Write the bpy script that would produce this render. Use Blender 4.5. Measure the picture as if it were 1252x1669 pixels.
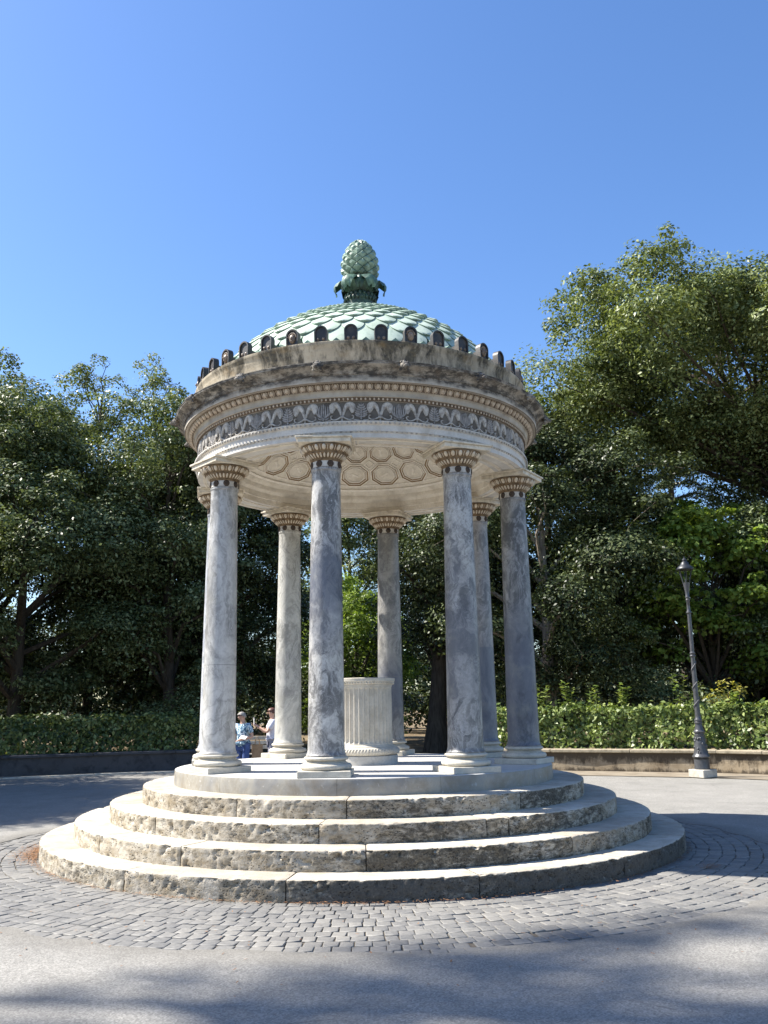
import bpy, math, random
import numpy as np
from mathutils import Vector, Matrix

SC = bpy.context.scene
for _o in list(bpy.data.objects):
    bpy.data.objects.remove(_o)
COL = SC.collection
PI = math.pi
R = math.radians
rng = np.random.default_rng(7)
random.seed(7)

# ------------------------------------------------------------------ camera
FPX, PITCH, ROLL, YAW = 1450.4, 0.21398, -0.01451, 0.02519
CAM = Vector((0.0, -12.0555, 1.6504))
_fw = Vector((math.sin(YAW) * math.cos(PITCH), math.cos(YAW) * math.cos(PITCH), math.sin(PITCH)))
_rt = Vector((math.cos(YAW), -math.sin(YAW), 0))
_up = _rt.cross(_fw)
_r2 = _rt * math.cos(ROLL) + _up * math.sin(ROLL)
_u2 = _up * math.cos(ROLL) - _rt * math.sin(ROLL)
cd = bpy.data.cameras.new('camera')
cd.sensor_fit = 'VERTICAL'
cd.sensor_height = 36.0
cd.sensor_width = 27.0
cd.lens = 36.0 * FPX / 1669.0
cd.clip_end = 3000
cam = bpy.data.objects.new('camera', cd)
COL.objects.link(cam)
m3 = Matrix((_r2, _u2, -_fw)).transposed()
cam.matrix_world = Matrix.Translation(CAM) @ m3.to_4x4()
SC.camera = cam

# ------------------------------------------------------------------ sky and sun
SUN_EL, SUN_AZ = R(49.5), R(9.0)          # azimuth measured from -X towards +Y
SUN = Vector((-math.cos(SUN_AZ) * math.cos(SUN_EL), math.sin(SUN_AZ) * math.cos(SUN_EL), math.sin(SUN_EL)))
w = bpy.data.worlds.new('World')
SC.world = w
w.use_nodes = True
wn = w.node_tree
for n in list(wn.nodes):
    wn.nodes.remove(n)
wo = wn.nodes.new('ShaderNodeOutputWorld')
wb = wn.nodes.new('ShaderNodeBackground')
wh = wn.nodes.new('ShaderNodeHueSaturation')
ws = wn.nodes.new('ShaderNodeTexSky')
ws.sky_type = 'NISHITA'
ws.sun_disc = False
ws.sun_elevation = SUN_EL
ws.sun_rotation = math.atan2(SUN.x, SUN.y)
ws.altitude = 50
ws.air_density = 1.0
ws.dust_density = 0.6
ws.ozone_density = 2.2
wh.inputs['Hue'].default_value = 0.506
wh.inputs['Saturation'].default_value = 1.2
wb.inputs['Strength'].default_value = 0.098
wn.links.new(ws.outputs[0], wh.inputs['Color'])
wn.links.new(wh.outputs[0], wb.inputs[0])
wn.links.new(wb.outputs[0], wo.inputs[0])

sl = bpy.data.lights.new('sun', 'SUN')
sl.energy = 5.0
sl.angle = R(0.53)
sl.color = (1.0, 0.945, 0.86)
so = bpy.data.objects.new('sun', sl)
COL.objects.link(so)
so.rotation_euler = (-SUN).to_track_quat('-Z', 'Y').to_euler()
so.location = SUN * 60

SC.view_settings.view_transform = 'Standard'
SC.view_settings.look = 'None'
SC.view_settings.exposure = 1.35
SC.view_settings.gamma = 1.0
SC.view_settings.use_curve_mapping = False
SC.render.engine = 'CYCLES'
SC.cycles.max_bounces = 8
SC.cycles.diffuse_bounces = 4
SC.cycles.glossy_bounces = 3
SC.cycles.transmission_bounces = 6
SC.cycles.transparent_max_bounces = 8
SC.cycles.use_denoising = True

# ------------------------------------------------------------------ helpers: meshes
def tag(o, label=None, cat=None, group=None, kind=None):
    if label: o['label'] = label
    if cat: o['category'] = cat
    if group: o['group'] = group
    if kind: o['kind'] = kind
    return o

def empty(name, loc=(0, 0, 0), rz=0, parent=None):
    o = bpy.data.objects.new(name, None)
    COL.objects.link(o)
    o.location = loc
    o.rotation_euler = (0, 0, rz)
    o.empty_display_size = .2
    if parent: o.parent = parent
    return o

def link(name, me, parent=None, loc=(0, 0, 0), rot=(0, 0, 0), scale=(1, 1, 1), mat=None):
    o = bpy.data.objects.new(name, me)
    COL.objects.link(o)
    o.location = loc
    o.rotation_euler = rot
    o.scale = scale
    if parent: o.parent = parent
    if mat is not None:
        if len(me.materials) == 0:
            me.materials.append(mat)
        elif me.materials[0] != mat:
            o.material_slots[0].link = 'OBJECT'
            o.material_slots[0].material = mat
    return o

def fast_mesh(name, V, F, mat=None, smooth=None):
    """V (n,3) float array, F (m,k) int array of equal-sized faces"""
    me = bpy.data.meshes.new(name)
    V = np.asarray(V, np.float32); F = np.asarray(F, np.int32)
    k = F.shape[1]
    me.vertices.add(len(V)); me.vertices.foreach_set('co', V.ravel())
    me.loops.add(F.size); me.loops.foreach_set('vertex_index', F.ravel())
    me.polygons.add(len(F))
    me.polygons.foreach_set('loop_start', np.arange(0, F.size, k, dtype=np.int32))
    try:
        me.polygons.foreach_set('loop_total', np.full(len(F), k, np.int32))
    except Exception:
        pass
    me.update(calc_edges=True)
    me.validate()
    if smooth:
        me.polygons.foreach_set('use_smooth', np.ones(len(F), bool))
        if smooth < 179:
            me.set_sharp_from_angle(angle=R(smooth))
    if mat: me.materials.append(mat)
    return me

class MB:
    def __init__(s):
        s.v = []; s.f = []; s.mi = []; s.cur = 0
    def add(s, V, F):
        b = len(s.v)
        s.v += [tuple(map(float, q)) for q in V]
        for f in F:
            s.f.append([b + i for i in f]); s.mi.append(s.cur)
        return s
    def box(s, c, h, rz=0, taper=1.0):
        ca, sa = math.cos(rz), math.sin(rz)
        V = []
        for z in (-1, 1):
            t = 1.0 if z < 0 else taper
            for x, y in ((-1, -1), (1, -1), (1, 1), (-1, 1)):
                px, py = x * h[0] * t, y * h[1] * t
                V.append((c[0] + px * ca - py * sa, c[1] + px * sa + py * ca, c[2] + z * h[2]))
        return s.add(V, [(3, 2, 1, 0), (4, 5, 6, 7), (0, 1, 5, 4), (1, 2, 6, 5), (2, 3, 7, 6), (3, 0, 4, 7)])
    def bbox(s, c, h, bev=.01, rz=0):
        """bevelled box"""
        ca, sa = math.cos(rz), math.sin(rz)
        b = bev
        rings = [(-h[2], b), (-h[2] + b, 0), (h[2] - b, 0), (h[2], b)]
        V = []
        for z, ins in rings:
            X, Y = h[0] - ins, h[1] - ins
            c1 = b if ins == 0 else b * .5
            for x, y in ((-X + c1, -Y), (X - c1, -Y), (X, -Y + c1), (X, Y - c1), (X - c1, Y), (-X + c1, Y), (-X, Y - c1), (-X, -Y + c1)):
                V.append((c[0] + x * ca - y * sa, c[1] + x * sa + y * ca, c[2] + z))
        F = [tuple(range(7, -1, -1)), tuple(range(24, 32))]
        for k in range(3):
            for i in range(8):
                j = (i + 1) % 8
                F.append((k * 8 + i, k * 8 + j, k * 8 + 8 + j, k * 8 + 8 + i))
        return s.add(V, F)
    def lathe(s, prof, n=48, c=(0, 0, 0), a0=0, a1=2 * PI, closed=False, fn=None):
        full = abs(a1 - a0) >= 2 * PI - 1e-6
        m = n if full else n + 1
        V = []
        for i in range(m):
            a = a0 + (a1 - a0) * i / n
            for (r, z) in prof:
                rr = r if fn is None else fn(r, z, a)
                V.append((c[0] + rr * math.sin(a), c[1] - rr * math.cos(a), c[2] + z))
        k = len(prof)
        F = []
        kk = k if closed else k - 1
        for i in range(n):
            i2 = (i + 1) % m
            for j in range(kk):
                j2 = (j + 1) % k
                F.append((i * k + j, i2 * k + j, i2 * k + j2, i * k + j2))
        return s.add(V, F)
    def tube(s, pts, rad, n=6, cap=True):
        pts = [Vector(q) for q in pts]
        V = []; F = []
        prev = None
        for i, q in enumerate(pts):
            d = (pts[min(i + 1, len(pts) - 1)] - pts[max(i - 1, 0)])
            if d.length < 1e-9: d = Vector((0, 0, 1))
            d.normalize()
            ref = prev if prev is not None else (Vector((1, 0, 0)) if abs(d.x) < .9 else Vector((0, 1, 0)))
            u = (ref - d * ref.dot(d))
            if u.length < 1e-6: u = d.orthogonal()
            u.normalize(); v = d.cross(u); prev = u
            r = rad[i] if hasattr(rad, '__len__') else rad
            for k in range(n):
                a = 2 * PI * k / n
                V.append(q + (u * math.cos(a) + v * math.sin(a)) * r)
        for i in range(len(pts) - 1):
            for k in range(n):
                k2 = (k + 1) % n
                F.append((i * n + k, i * n + k2, i * n + n + k2, i * n + n + k))
        if cap:
            F.append(tuple(range(n - 1, -1, -1)))
            F.append(tuple(range((len(pts) - 1) * n, len(pts) * n)))
        return s.add(V, F)
    def ell(s, c, r, nu=8, nv=5, M=None):
        V = []; F = []
        for j in range(nv + 1):
            t = PI * j / nv
            for i in range(nu):
                a = 2 * PI * i / nu
                q = Vector((r[0] * math.sin(t) * math.cos(a), r[1] * math.sin(t) * math.sin(a), -r[2] * math.cos(t)))
                if M is not None: q = M @ q
                V.append((q.x + c[0], q.y + c[1], q.z + c[2]))
        for j in range(nv):
            for i in range(nu):
                i2 = (i + 1) % nu
                F.append((j * nu + i, j * nu + i2, j * nu + nu + i2, j * nu + nu + i))
        return s.add(V, F)
    def mesh(s, name, mat=None, smooth=None):
        me = bpy.data.meshes.new(name)
        me.from_pydata(s.v, [], s.f)
        me.validate()
        if mat is not None:
            for q in (mat if isinstance(mat, (list, tuple)) else [mat]):
                me.materials.append(q)
        if any(s.mi) and len(s.mi) == len(me.polygons):
            me.polygons.foreach_set('material_index', s.mi)
        if smooth:
            me.polygons.foreach_set('use_smooth', [True] * len(me.polygons))
            if smooth < 179: me.set_sharp_from_angle(angle=R(smooth))
        return me
    def build(s, name, mat, parent=None, smooth=None, loc=(0, 0, 0), rot=(0, 0, 0)):
        return link(name, s.mesh(name, mat, smooth), parent, loc, rot)

def hash3(ix, iy, iz, seed):
    n = (ix * 374761393 + iy * 668265263 + iz * 2147483647 + seed * 1274126177) & 0xFFFFFFFF
    n = ((n ^ (n >> 13)) * 1274126177) & 0xFFFFFFFF
    n = n ^ (n >> 16)
    return (n & 0xFFFF) / 65535.0

def vnoise(P, scale=1.0, seed=0):
    P = np.asarray(P, float) * scale
    I = np.floor(P).astype(np.int64); f = P - I
    f = f * f * (3 - 2 * f)
    out = 0
    for dx in (0, 1):
        for dy in (0, 1):
            for dz in (0, 1):
                h = hash3(I[:, 0] + dx, I[:, 1] + dy, I[:, 2] + dz, seed)
                wx = f[:, 0] if dx else 1 - f[:, 0]
                wy = f[:, 1] if dy else 1 - f[:, 1]
                wz = f[:, 2] if dz else 1 - f[:, 2]
                out = out + h * wx * wy * wz
    return out

def fbm(P, scale=1.0, seed=0, o=3):
    s = 0; a = .5; t = 0
    for k in range(o):
        s = s + a * vnoise(P, scale * 2 ** k, seed + k); t += a; a *= .5
    return s / t

# ------------------------------------------------------------------ helpers: materials
# paint and stone reflect a little less than their clean colour
DULL = {'asphalt': .80, 'basalt_sett': .84, 'travertine': .86, 'platform_marble': .86, 'copper_patina': .84, 'stained_plaster': .85, 'coping_stone': .85,
        'base_marble': .86, 'laurel_leaf': .85, 'attic_stone': .85, 'cornice_stone': .9, 'lamp_plinth_stone': .8, 'worn_pavement': .8, 'altar_marble': .9, 'earth': .75,
        'holm_oak_leaf': .92, 'olive_oak_leaf': .92, 'airy_leaf': .92, 'dark_evergreen_leaf': .92}
class NT:
    def __init__(s, name):
        s.m = bpy.data.materials.new(name); s.m.use_nodes = True
        s.t = s.m.node_tree
        for n in list(s.t.nodes): s.t.nodes.remove(n)
        s.out = s.t.nodes.new('ShaderNodeOutputMaterial')
        s.bsdf = s.n('ShaderNodeBsdfPrincipled')
        s.t.links.new(s.bsdf.outputs[0], s.out.inputs[0])
        s.geo = s.n('ShaderNodeNewGeometry')
    def n(s, ty, **kw):
        nd = s.t.nodes.new(ty)
        for k, v in kw.items():
            setattr(nd, k, v)
        return nd
    def set(s, sock, v):
        if hasattr(v, 'is_linked') or isinstance(v, bpy.types.NodeSocket):
            s.t.links.new(v, sock)
        elif isinstance(v, (tuple, list)) and len(v) == 3 and sock.type == 'RGBA':
            sock.default_value = (*v, 1)
        else:
            sock.default_value = v
    def pos(s):
        return s.geo.outputs['Position']
    def obj(s):
        return s.n('ShaderNodeTexCoord').outputs['Object']
    def map(s, vec, scale=(1, 1, 1), loc=(0, 0, 0), rot=(0, 0, 0)):
        nd = s.n('ShaderNodeMapping')
        s.set(nd.inputs['Vector'], vec); nd.inputs['Scale'].default_value = scale
        nd.inputs['Location'].default_value = loc; nd.inputs['Rotation'].default_value = rot
        return nd.outputs[0]
    def noise(s, vec, scale, detail=4, rough=.55, dist=0, out=0):
        nd = s.n('ShaderNodeTexNoise')
        s.set(nd.inputs['Vector'], vec)
        nd.inputs['Scale'].default_value = scale; nd.inputs['Detail'].default_value = detail
        nd.inputs['Roughness'].default_value = rough; nd.inputs['Distortion'].default_value = dist
        return nd.outputs[out]
    def vor(s, vec, scale, feature='F1', out='Distance', rand=1.0):
        nd = s.n('ShaderNodeTexVoronoi'); nd.feature = feature
        s.set(nd.inputs['Vector'], vec); nd.inputs['Scale'].default_value = scale
        nd.inputs['Randomness'].default_value = rand
        return nd.outputs[out]
    def ramp(s, fac, stops, interp='LINEAR'):
        nd = s.n('ShaderNodeValToRGB')
        s.set(nd.inputs[0], fac)
        cr = nd.color_ramp; cr.interpolation = interp
        while len(cr.elements) > 1: cr.elements.remove(cr.elements[-1])
        for i, (p, c) in enumerate(stops):
            e = cr.elements[0] if i == 0 else cr.elements.new(p)
            e.position = p
            e.color = (c, c, c, 1) if isinstance(c, (int, float)) else (*c, 1)
        return nd.outputs[0]
    def mix(s, fac, a, b, mode='MIX'):
        nd = s.n('ShaderNodeMix', data_type='RGBA', blend_type=mode)
        s.set(nd.inputs[0], fac); s.set(nd.inputs[6], a); s.set(nd.inputs[7], b)
        return nd.outputs[2]
    def math(s, op, a, b=0, c=0, clamp=False):
        nd = s.n('ShaderNodeMath', operation=op, use_clamp=clamp)
        s.set(nd.inputs[0], a); s.set(nd.inputs[1], b)
        if op in ('MULTIPLY_ADD', 'SMOOTH_MIN'): s.set(nd.inputs[2], c)
        return nd.outputs[0]
    def rng(s, v, a, b, c=0, d=1):
        nd = s.n('ShaderNodeMapRange'); nd.clamp = True
        s.set(nd.inputs[0], v)
        for i, q in enumerate((a, b, c, d)): nd.inputs[1 + i].default_value = q
        return nd.outputs[0]
    def sep(s, v):
        nd = s.n('ShaderNodeSeparateXYZ'); s.set(nd.inputs[0], v); return nd.outputs
    def bump(s, h, strength=.3, dist=.01, normal=None):
        nd = s.n('ShaderNodeBump'); s.set(nd.inputs['Height'], h)
        nd.inputs['Strength'].default_value = strength; nd.inputs['Distance'].default_value = dist
        if normal is not None: s.set(nd.inputs['Normal'], normal)
        return nd.outputs[0]
    def fin(s, col, rough=.7, normal=None, metal=0, spec=.4):
        k = DULL.get(s.m.name, 1.0)
        if k != 1.0: col = s.mix(1.0, col, (k, k, k), 'MULTIPLY')
        s.set(s.bsdf.inputs['Base Color'], col); s.set(s.bsdf.inputs['Roughness'], rough)
        s.bsdf.inputs['Metallic'].default_value = metal
        s.bsdf.inputs['Specular IOR Level'].default_value = spec
        if normal is not None: s.set(s.bsdf.inputs['Normal'], normal)
        return s.m

def sv(c, k): return tuple(q * k for q in c)

def simple(name, col, rough=.6, var=.15, scale=8, metal=0, spec=.4, bump=0.0):
    t = NT(name)
    f = t.noise(t.pos(), scale, 4)
    c = t.ramp(f, [(.3, sv(col, 1 - var)), (.7, sv(col, 1 + var))])
    nb = t.bump(f, bump, .01) if bump else None
    return t.fin(c, rough, nb, metal, spec)

def stone(name, col, dark, stain=.5, scale=3.0, pits=.3, rough=.75, streak=0.0, fine=40, warm=None, lo=.48, hi=.68):
    """weathered stone: tint variation, grime in irregular patches (optionally streaked downwards), pits"""
    t = NT(name)
    p = t.pos()
    n1 = t.noise(p, scale, 6, .6)
    n2 = t.noise(p, fine, 4, .6)
    base = t.ramp(n1, [(.25, sv(col, .8)), (.5, col), (.78, warm or sv(col, 1.12))])
    pm = t.map(p, (1, 1, .18 if streak else 1))
    n3 = t.noise(pm, scale * (2.2 if streak else 1.3), 8, .68, .4)
    mask = t.ramp(n3, [(lo, 0.0), (hi, 1.0)])
    mask = t.math('MULTIPLY', mask, stain)
    c = t.mix(mask, base, dark)
    pit = t.ramp(t.vor(p, fine * .8), [(.0, 1.0), (.22, 0.0)])
    pit = t.math('MULTIPLY', pit, t.ramp(t.noise(p, fine * .25, 3), [(.45, 0.0), (.6, pits)]))
    c = t.mix(pit, c, sv(dark, .6))
    c = t.mix(t.math('MULTIPLY', t.ramp(n2, [(.35, 1.0), (.6, 0.0)]), .25), c, sv(col, .6))
    h = t.math('SUBTRACT', t.math('ADD', t.math('MULTIPLY', n2, .5), t.math('MULTIPLY', n1, .3)), t.math('MULTIPLY', pit, 1.2))
    return t.fin(c, rough, t.bump(h, .45, .012), spec=.3)

# ------------------------------------------------------------------ materials
def m_asphalt():
    t = NT('asphalt'); p = t.pos()
    big = t.noise(p, .35, 5, .6); mid = t.noise(p, 2.2, 5, .6)
    v = t.vor(p, 95.0, out='Color'); vv = t.n('ShaderNodeRGBToBW'); t.set(vv.inputs[0], v)
    base = t.ramp(big, [(.3, (.25, .243, .222)), (.7, (.325, .312, .285))])
    base = t.mix(.5, base, t.ramp(mid, [(.3, (.235, .227, .207)), (.7, (.345, .332, .30))]))
    c = t.mix(.55, base, t.mix(1.0, base, t.ramp(vv.outputs[0], [(.1, .45), (.5, .95), (.9, 1.6)]), 'MULTIPLY'))
    st = t.ramp(t.noise(p, 1.0, 7, .7, .6), [(.5, 0.0), (.72, .3)])
    c = t.mix(st, c, (.15, .145, .13))
    dp = t.n('ShaderNodeVectorMath', operation='DISTANCE'); t.set(dp.inputs[0], t.map(p, (1, 1, 0))); dp.inputs[1].default_value = (0, -.75, 0)
    edge = t.math('MULTIPLY', t.rng(t.math('ADD', dp.outputs['Value'], t.math('MULTIPLY', t.noise(p, 2.0, 5, .65), .7)), 5.5, 5.1), .45)
    c = t.mix(edge, c, (.15, .138, .115))
    spk = t.ramp(t.vor(p, 60.0), [(.02, .55), (.10, 0.0)])
    c = t.mix(spk, c, (.46, .44, .40))
    crack = t.ramp(t.vor(t.map(p, (1, 1, 0)), .55, 'DISTANCE_TO_EDGE'), [(0, 1.0), (.004, 0.0)])
    crack = t.math('MULTIPLY', crack, t.ramp(t.noise(p, .8, 2), [(.55, 0.0), (.62, .7)]))
    c = t.mix(crack, c, (.07, .065, .06))
    h = t.math('ADD', t.math('MULTIPLY', vv.outputs[0], 1.0), t.math('MULTIPLY', mid, .8))
    return t.fin(c, .82, t.bump(h, .5, .006), spec=.3)

def m_sett():
    t = NT('basalt_sett'); p = t.pos()
    ri = t.geo.outputs['Random Per Island']
    ob = t.n('ShaderNodeObjectInfo').outputs['Random']
    r = t.math('FRACT', t.math('ADD', ri, ob))
    n = t.noise(p, 30, 5, .65)
    c = t.ramp(r, [(0, (.155, .153, .147)), (.45, (.205, .20, .187)), (.8, (.24, .232, .212)), (1, (.18, .176, .168))])
    c = t.mix(.6, c, t.mix(1.0, c, t.ramp(n, [(.3, .6), (.7, 1.35)]), 'MULTIPLY'))
    dust = t.ramp(t.noise(p, 1.1, 4), [(.45, 0.0), (.7, .55)])
    c = t.mix(dust, c, (.265, .25, .22))
    return t.fin(c, .62, t.bump(n, .35, .006), spec=.45)

def m_travertine():
    t = NT('travertine'); p = t.pos()
    n1 = t.noise(p, 2.0, 6, .62)
    lay = t.noise(t.map(p, (3, 3, 26)), 1.0, 5, .6, .3)
    base = t.ramp(n1, [(.25, (.345, .31, .255)), (.5, (.49, .455, .39)), (.75, (.61, .58, .52))])
    base = t.mix(.35, base, t.ramp(lay, [(.3, (.36, .30, .22)), (.6, (.66, .60, .49))]))
    tone = t.n('ShaderNodeObjectInfo').outputs['Random']
    base = t.mix(1.0, base, t.ramp(tone, [(0, (.82, .80, .78)), (.5, (1.0, .99, .97)), (1, (1.1, 1.09, 1.06))]), 'MULTIPLY')
    nz = t.sep(t.geo.outputs['Normal'])[2]
    side = t.rng(nz, .75, .3, 0, 1)
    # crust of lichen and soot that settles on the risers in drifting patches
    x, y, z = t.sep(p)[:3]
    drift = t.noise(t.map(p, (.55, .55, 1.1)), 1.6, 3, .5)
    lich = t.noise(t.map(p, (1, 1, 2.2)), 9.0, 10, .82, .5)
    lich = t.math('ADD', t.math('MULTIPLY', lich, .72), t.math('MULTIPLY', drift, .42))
    # darker low down and towards the right: crust, plus painted shade where sun grazes
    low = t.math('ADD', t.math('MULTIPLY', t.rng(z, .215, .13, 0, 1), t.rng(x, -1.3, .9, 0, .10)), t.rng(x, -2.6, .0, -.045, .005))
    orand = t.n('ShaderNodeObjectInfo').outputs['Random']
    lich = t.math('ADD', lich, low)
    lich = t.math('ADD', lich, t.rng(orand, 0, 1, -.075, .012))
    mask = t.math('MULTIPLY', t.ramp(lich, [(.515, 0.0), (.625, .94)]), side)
    ochre = t.math('MULTIPLY', t.ramp(t.noise(t.map(p, (1, 1, 2)), 6.0, 7, .7), [(.42, 0.0), (.62, .75)]), side)
    c = t.mix(ochre, base, (.24, .185, .11))
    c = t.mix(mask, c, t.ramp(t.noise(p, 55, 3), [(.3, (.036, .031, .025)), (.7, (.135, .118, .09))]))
    pv = t.vor(t.map(p, (1, 1, 1.9)), 30.0)
    pit = t.math('MULTIPLY', t.ramp(pv, [(.12, 1.0), (.34, 0.0)]), t.ramp(t.noise(p, 6, 5, .6), [(.44, 0.0), (.54, 1.0)]))
    pits = t.math('MULTIPLY', pit, t.math('ADD', t.math('MULTIPLY', side, .75), .12))
    c = t.mix(t.math('MULTIPLY', t.math('MULTIPLY', t.rng(z, .2, .17, 0, 1), t.rng(x, -1.4, -.2, 0, .42)), side), c, (.095, .093, .092))  # grey on the lowest riser past the sun's edge, shade put into colour
    c = t.mix(pits, c, (.022, .016, .011))
    tread = t.math('MULTIPLY', t.ramp(t.noise(p, 7, 9, .78, .4), [(.48, 0.0), (.66, .7)]), t.math('SUBTRACT', 1.0, side))
    c = t.mix(tread, c, (.33, .28, .21))
    h = t.math('SUBTRACT', t.math('MULTIPLY', t.noise(p, 28, 6, .7), .9), t.math('MULTIPLY', pits, 1.4))
    return t.fin(c, .85, t.bump(h, .6, .016), spec=.25)

def m_platform():
    t = NT('platform_marble'); p = t.pos()
    n = t.noise(p, 2.2, 7, .65, 1.2); n2 = t.noise(p, 17, 5, .65)
    c = t.ramp(n, [(.25, (.185, .183, .185)), (.45, (.29, .28, .255)), (.6, (.36, .335, .28)), (.8, (.44, .43, .40))])
    g = t.ramp(t.noise(p, 3.6, 8, .75, .4), [(.44, 0.0), (.62, .8)])
    c = t.mix(g, c, (.235, .20, .15))
    dots = t.ramp(n2, [(.62, 0.0), (.72, .5)])
    c = t.mix(dots, c, (.68, .68, .68))
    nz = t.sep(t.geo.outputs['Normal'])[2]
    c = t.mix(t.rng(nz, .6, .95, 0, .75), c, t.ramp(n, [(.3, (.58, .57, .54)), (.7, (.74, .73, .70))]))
    return t.fin(c, .5, t.bump(t.math('ADD', n2, n), .15, .008), spec=.4)

def m_shaft(name, seed, light, dark, vein, dz=None, tilt=.5, vscale=1.0, joint=None, cut=None):
    """veined grey marble; dz=(z0,z1,amount,sharp) band of darker stone"""
    t = NT(name); p = t.map(t.pos(), (1, 1, 1), (seed * 3.7, seed * 1.9, seed * .77))
    w_ = t.noise(p, 1.1 * vscale, 5, .6, 0, out=1)
    pm = t.mix(.55, p, w_, 'ADD')
    v1 = t.noise(t.map(pm, (1.6, 1.6, .9), rot=(tilt, .25, 0)), 1.7 * vscale, 9, .7, .8)
    v2 = t.noise(t.map(pm, (2.6, 2.6, .8), rot=(tilt * 1.4, -.5, .6)), 2.3 * vscale, 9, .66, .9)
    cloud = t.noise(p, .8, 5, .6, .6)
    mid_ = tuple((a_ + b_) / 2 for a_, b_ in zip(light, dark))
    c = t.ramp(v1, [(.34, sv(dark, .8)), (.46, dark), (.52, mid_), (.62, light), (.8, sv(light, 1.15))])
    band = t.math('ABSOLUTE', t.math('SUBTRACT', v2, .5))
    veins = t.ramp(band, [(0, 1.0), (.012, .8), (.04, .2), (.09, 0.0)])
    patch = t.ramp(cloud, [(.38, 1.0), (.62, .15)])
    c = t.mix(t.math('MULTIPLY', veins, t.math('MULTIPLY', patch, .85)), c, vein)
    dv = t.math('MULTIPLY', t.ramp(v2, [(.38, .95), (.48, 0.0)]), patch)
    c = t.mix(dv, c, sv(dark, .5))
    wv = t.n('ShaderNodeTexWave'); wv.wave_type = 'BANDS'; wv.bands_direction = 'Z'
    t.set(wv.inputs['Vector'], t.map(pm, (1, 1, 1), rot=(tilt, .6, 0)))
    wv.inputs['Scale'].default_value = 3.2 * vscale; wv.inputs['Distortion'].default_value = 7.0; wv.inputs['Detail'].default_value = 5; wv.inputs['Detail Scale'].default_value = 1.6; wv.inputs['Detail Roughness'].default_value = .65
    ln = t.math('MULTIPLY', t.ramp(wv.outputs['Fac'], [(.46, 0.0), (.5, 1.0), (.54, 0.0)]), t.ramp(t.noise(p, 2.2, 3), [(.42, 0.0), (.6, .75)]))
    c = t.mix(ln, c, vein)
    ld = t.math('MULTIPLY', t.ramp(wv.outputs['Fac'], [(.0, .8), (.10, 0.0)]), t.ramp(t.noise(p, 1.7, 4), [(.45, 0.0), (.62, .55)]))
    c = t.mix(ld, c, sv(dark, .7))
    c = t.mix(t.ramp(cloud, [(.33, .6), (.55, 0.0)]), c, sv(dark, .9))
    c = t.mix(t.math('MULTIPLY', t.ramp(t.noise(p, 38, 4, .7), [(.3, .8), (.5, 0.0)]), .3), c, dark)
    if dz:
        z = t.sep(t.pos())[2]
        wob = t.math('MULTIPLY', t.math('SUBTRACT', t.noise(p, 2.4, 5, .6), .5), dz[4] if len(dz) > 4 else .9)
        zz = t.math('ADD', z, wob)
        a = t.rng(zz, dz[0] - dz[3], dz[0] + dz[3]); b = t.rng(zz, dz[1] + dz[3], dz[1] - dz[3])
        mk = t.math('MULTIPLY', t.math('MULTIPLY', a, b), dz[2])
        c = t.mix(mk, c, t.ramp(v2, [(.3, (.035, .042, .065)), (.7, (.12, .135, .175))]))
    if cut:
        z = t.sep(t.pos())[2]
        mk = t.math('MULTIPLY', t.rng(z, cut[0] + .004, cut[0] - .004), cut[1])
        c = t.mix(mk, c, t.ramp(v1, [(.3, (.06, .07, .10)), (.7, (.20, .215, .245))]))
    if joint:
        z = t.sep(t.pos())[2]
        for jz in joint:
            jm = t.rng(t.math('ABSOLUTE', t.math('SUBTRACT', z, jz)), .007, .003)
            c = t.mix(t.math('MULTIPLY', jm, .6), c, (.16, .16, .16))
    yg = t.ramp(t.noise(p, 3.3, 5, .6), [(.55, 0.0), (.75, .35)])
    c = t.mix(yg, c, (.33, .31, .25))
    return t.fin(c, .42, t.bump(v1, .08, .005), spec=.45)

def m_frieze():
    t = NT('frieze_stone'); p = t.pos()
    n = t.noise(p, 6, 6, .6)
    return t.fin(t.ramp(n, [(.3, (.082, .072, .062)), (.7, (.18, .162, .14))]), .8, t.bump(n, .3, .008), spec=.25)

def m_cornice():
    """warm stone under a black weather crust that hangs over the crown moulding"""
    t = NT('cornice_stone'); p = t.pos()
    n1 = t.noise(p, 4, 6, .6)
    base = t.ramp(n1, [(.3, (.33, .295, .245)), (.7, (.53, .485, .41))])
    z = t.sep(p)[2]
    d = t.noise(t.map(p, (1, 1, .3)), 3.5, 8, .7)
    zz = t.math('ADD', z, t.math('MULTIPLY', t.math('SUBTRACT', d, .5), .16))
    m = t.rng(zz, 5.29, 5.33, 0, .92)
    hole = t.ramp(t.noise(t.map(p, (1, 1, 2.5)), 6, 7, .75), [(.44, 1.0), (.6, .3)])
    c = t.mix(t.math('MULTIPLY', m, hole), base, t.ramp(t.noise(p, 20, 4), [(.3, (.012, .012, .015)), (.7, (.055, .05, .044))]))
    m2 = t.math('MULTIPLY', t.ramp(t.noise(t.map(p, (1, 1, .4)), 6, 6, .65), [(.5, 0.0), (.7, .5)]), t.rng(z, 5.1, 5.2))
    c = t.mix(m2, c, (.18, .13, .09))
    for z0_, z1_ in ((5.213, 5.277), (5.102, 5.137)):
        bm_ = t.math('MULTIPLY', t.rng(z, z0_ - .002, z0_ + .002), t.rng(z, z1_ + .002, z1_ - .002))
        c = t.mix(t.math('MULTIPLY', bm_, .85), c, t.ramp(d, [(.3, (.05, .032, .022)), (.7, (.16, .105, .065))]))  # ground behind eggs and darts browned to deepen the contrast of the relief
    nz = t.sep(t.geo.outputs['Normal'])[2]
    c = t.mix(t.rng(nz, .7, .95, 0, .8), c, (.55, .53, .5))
    return t.fin(c, .8, t.bump(t.noise(p, 35, 5), .35, .008), spec=.25)

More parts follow.
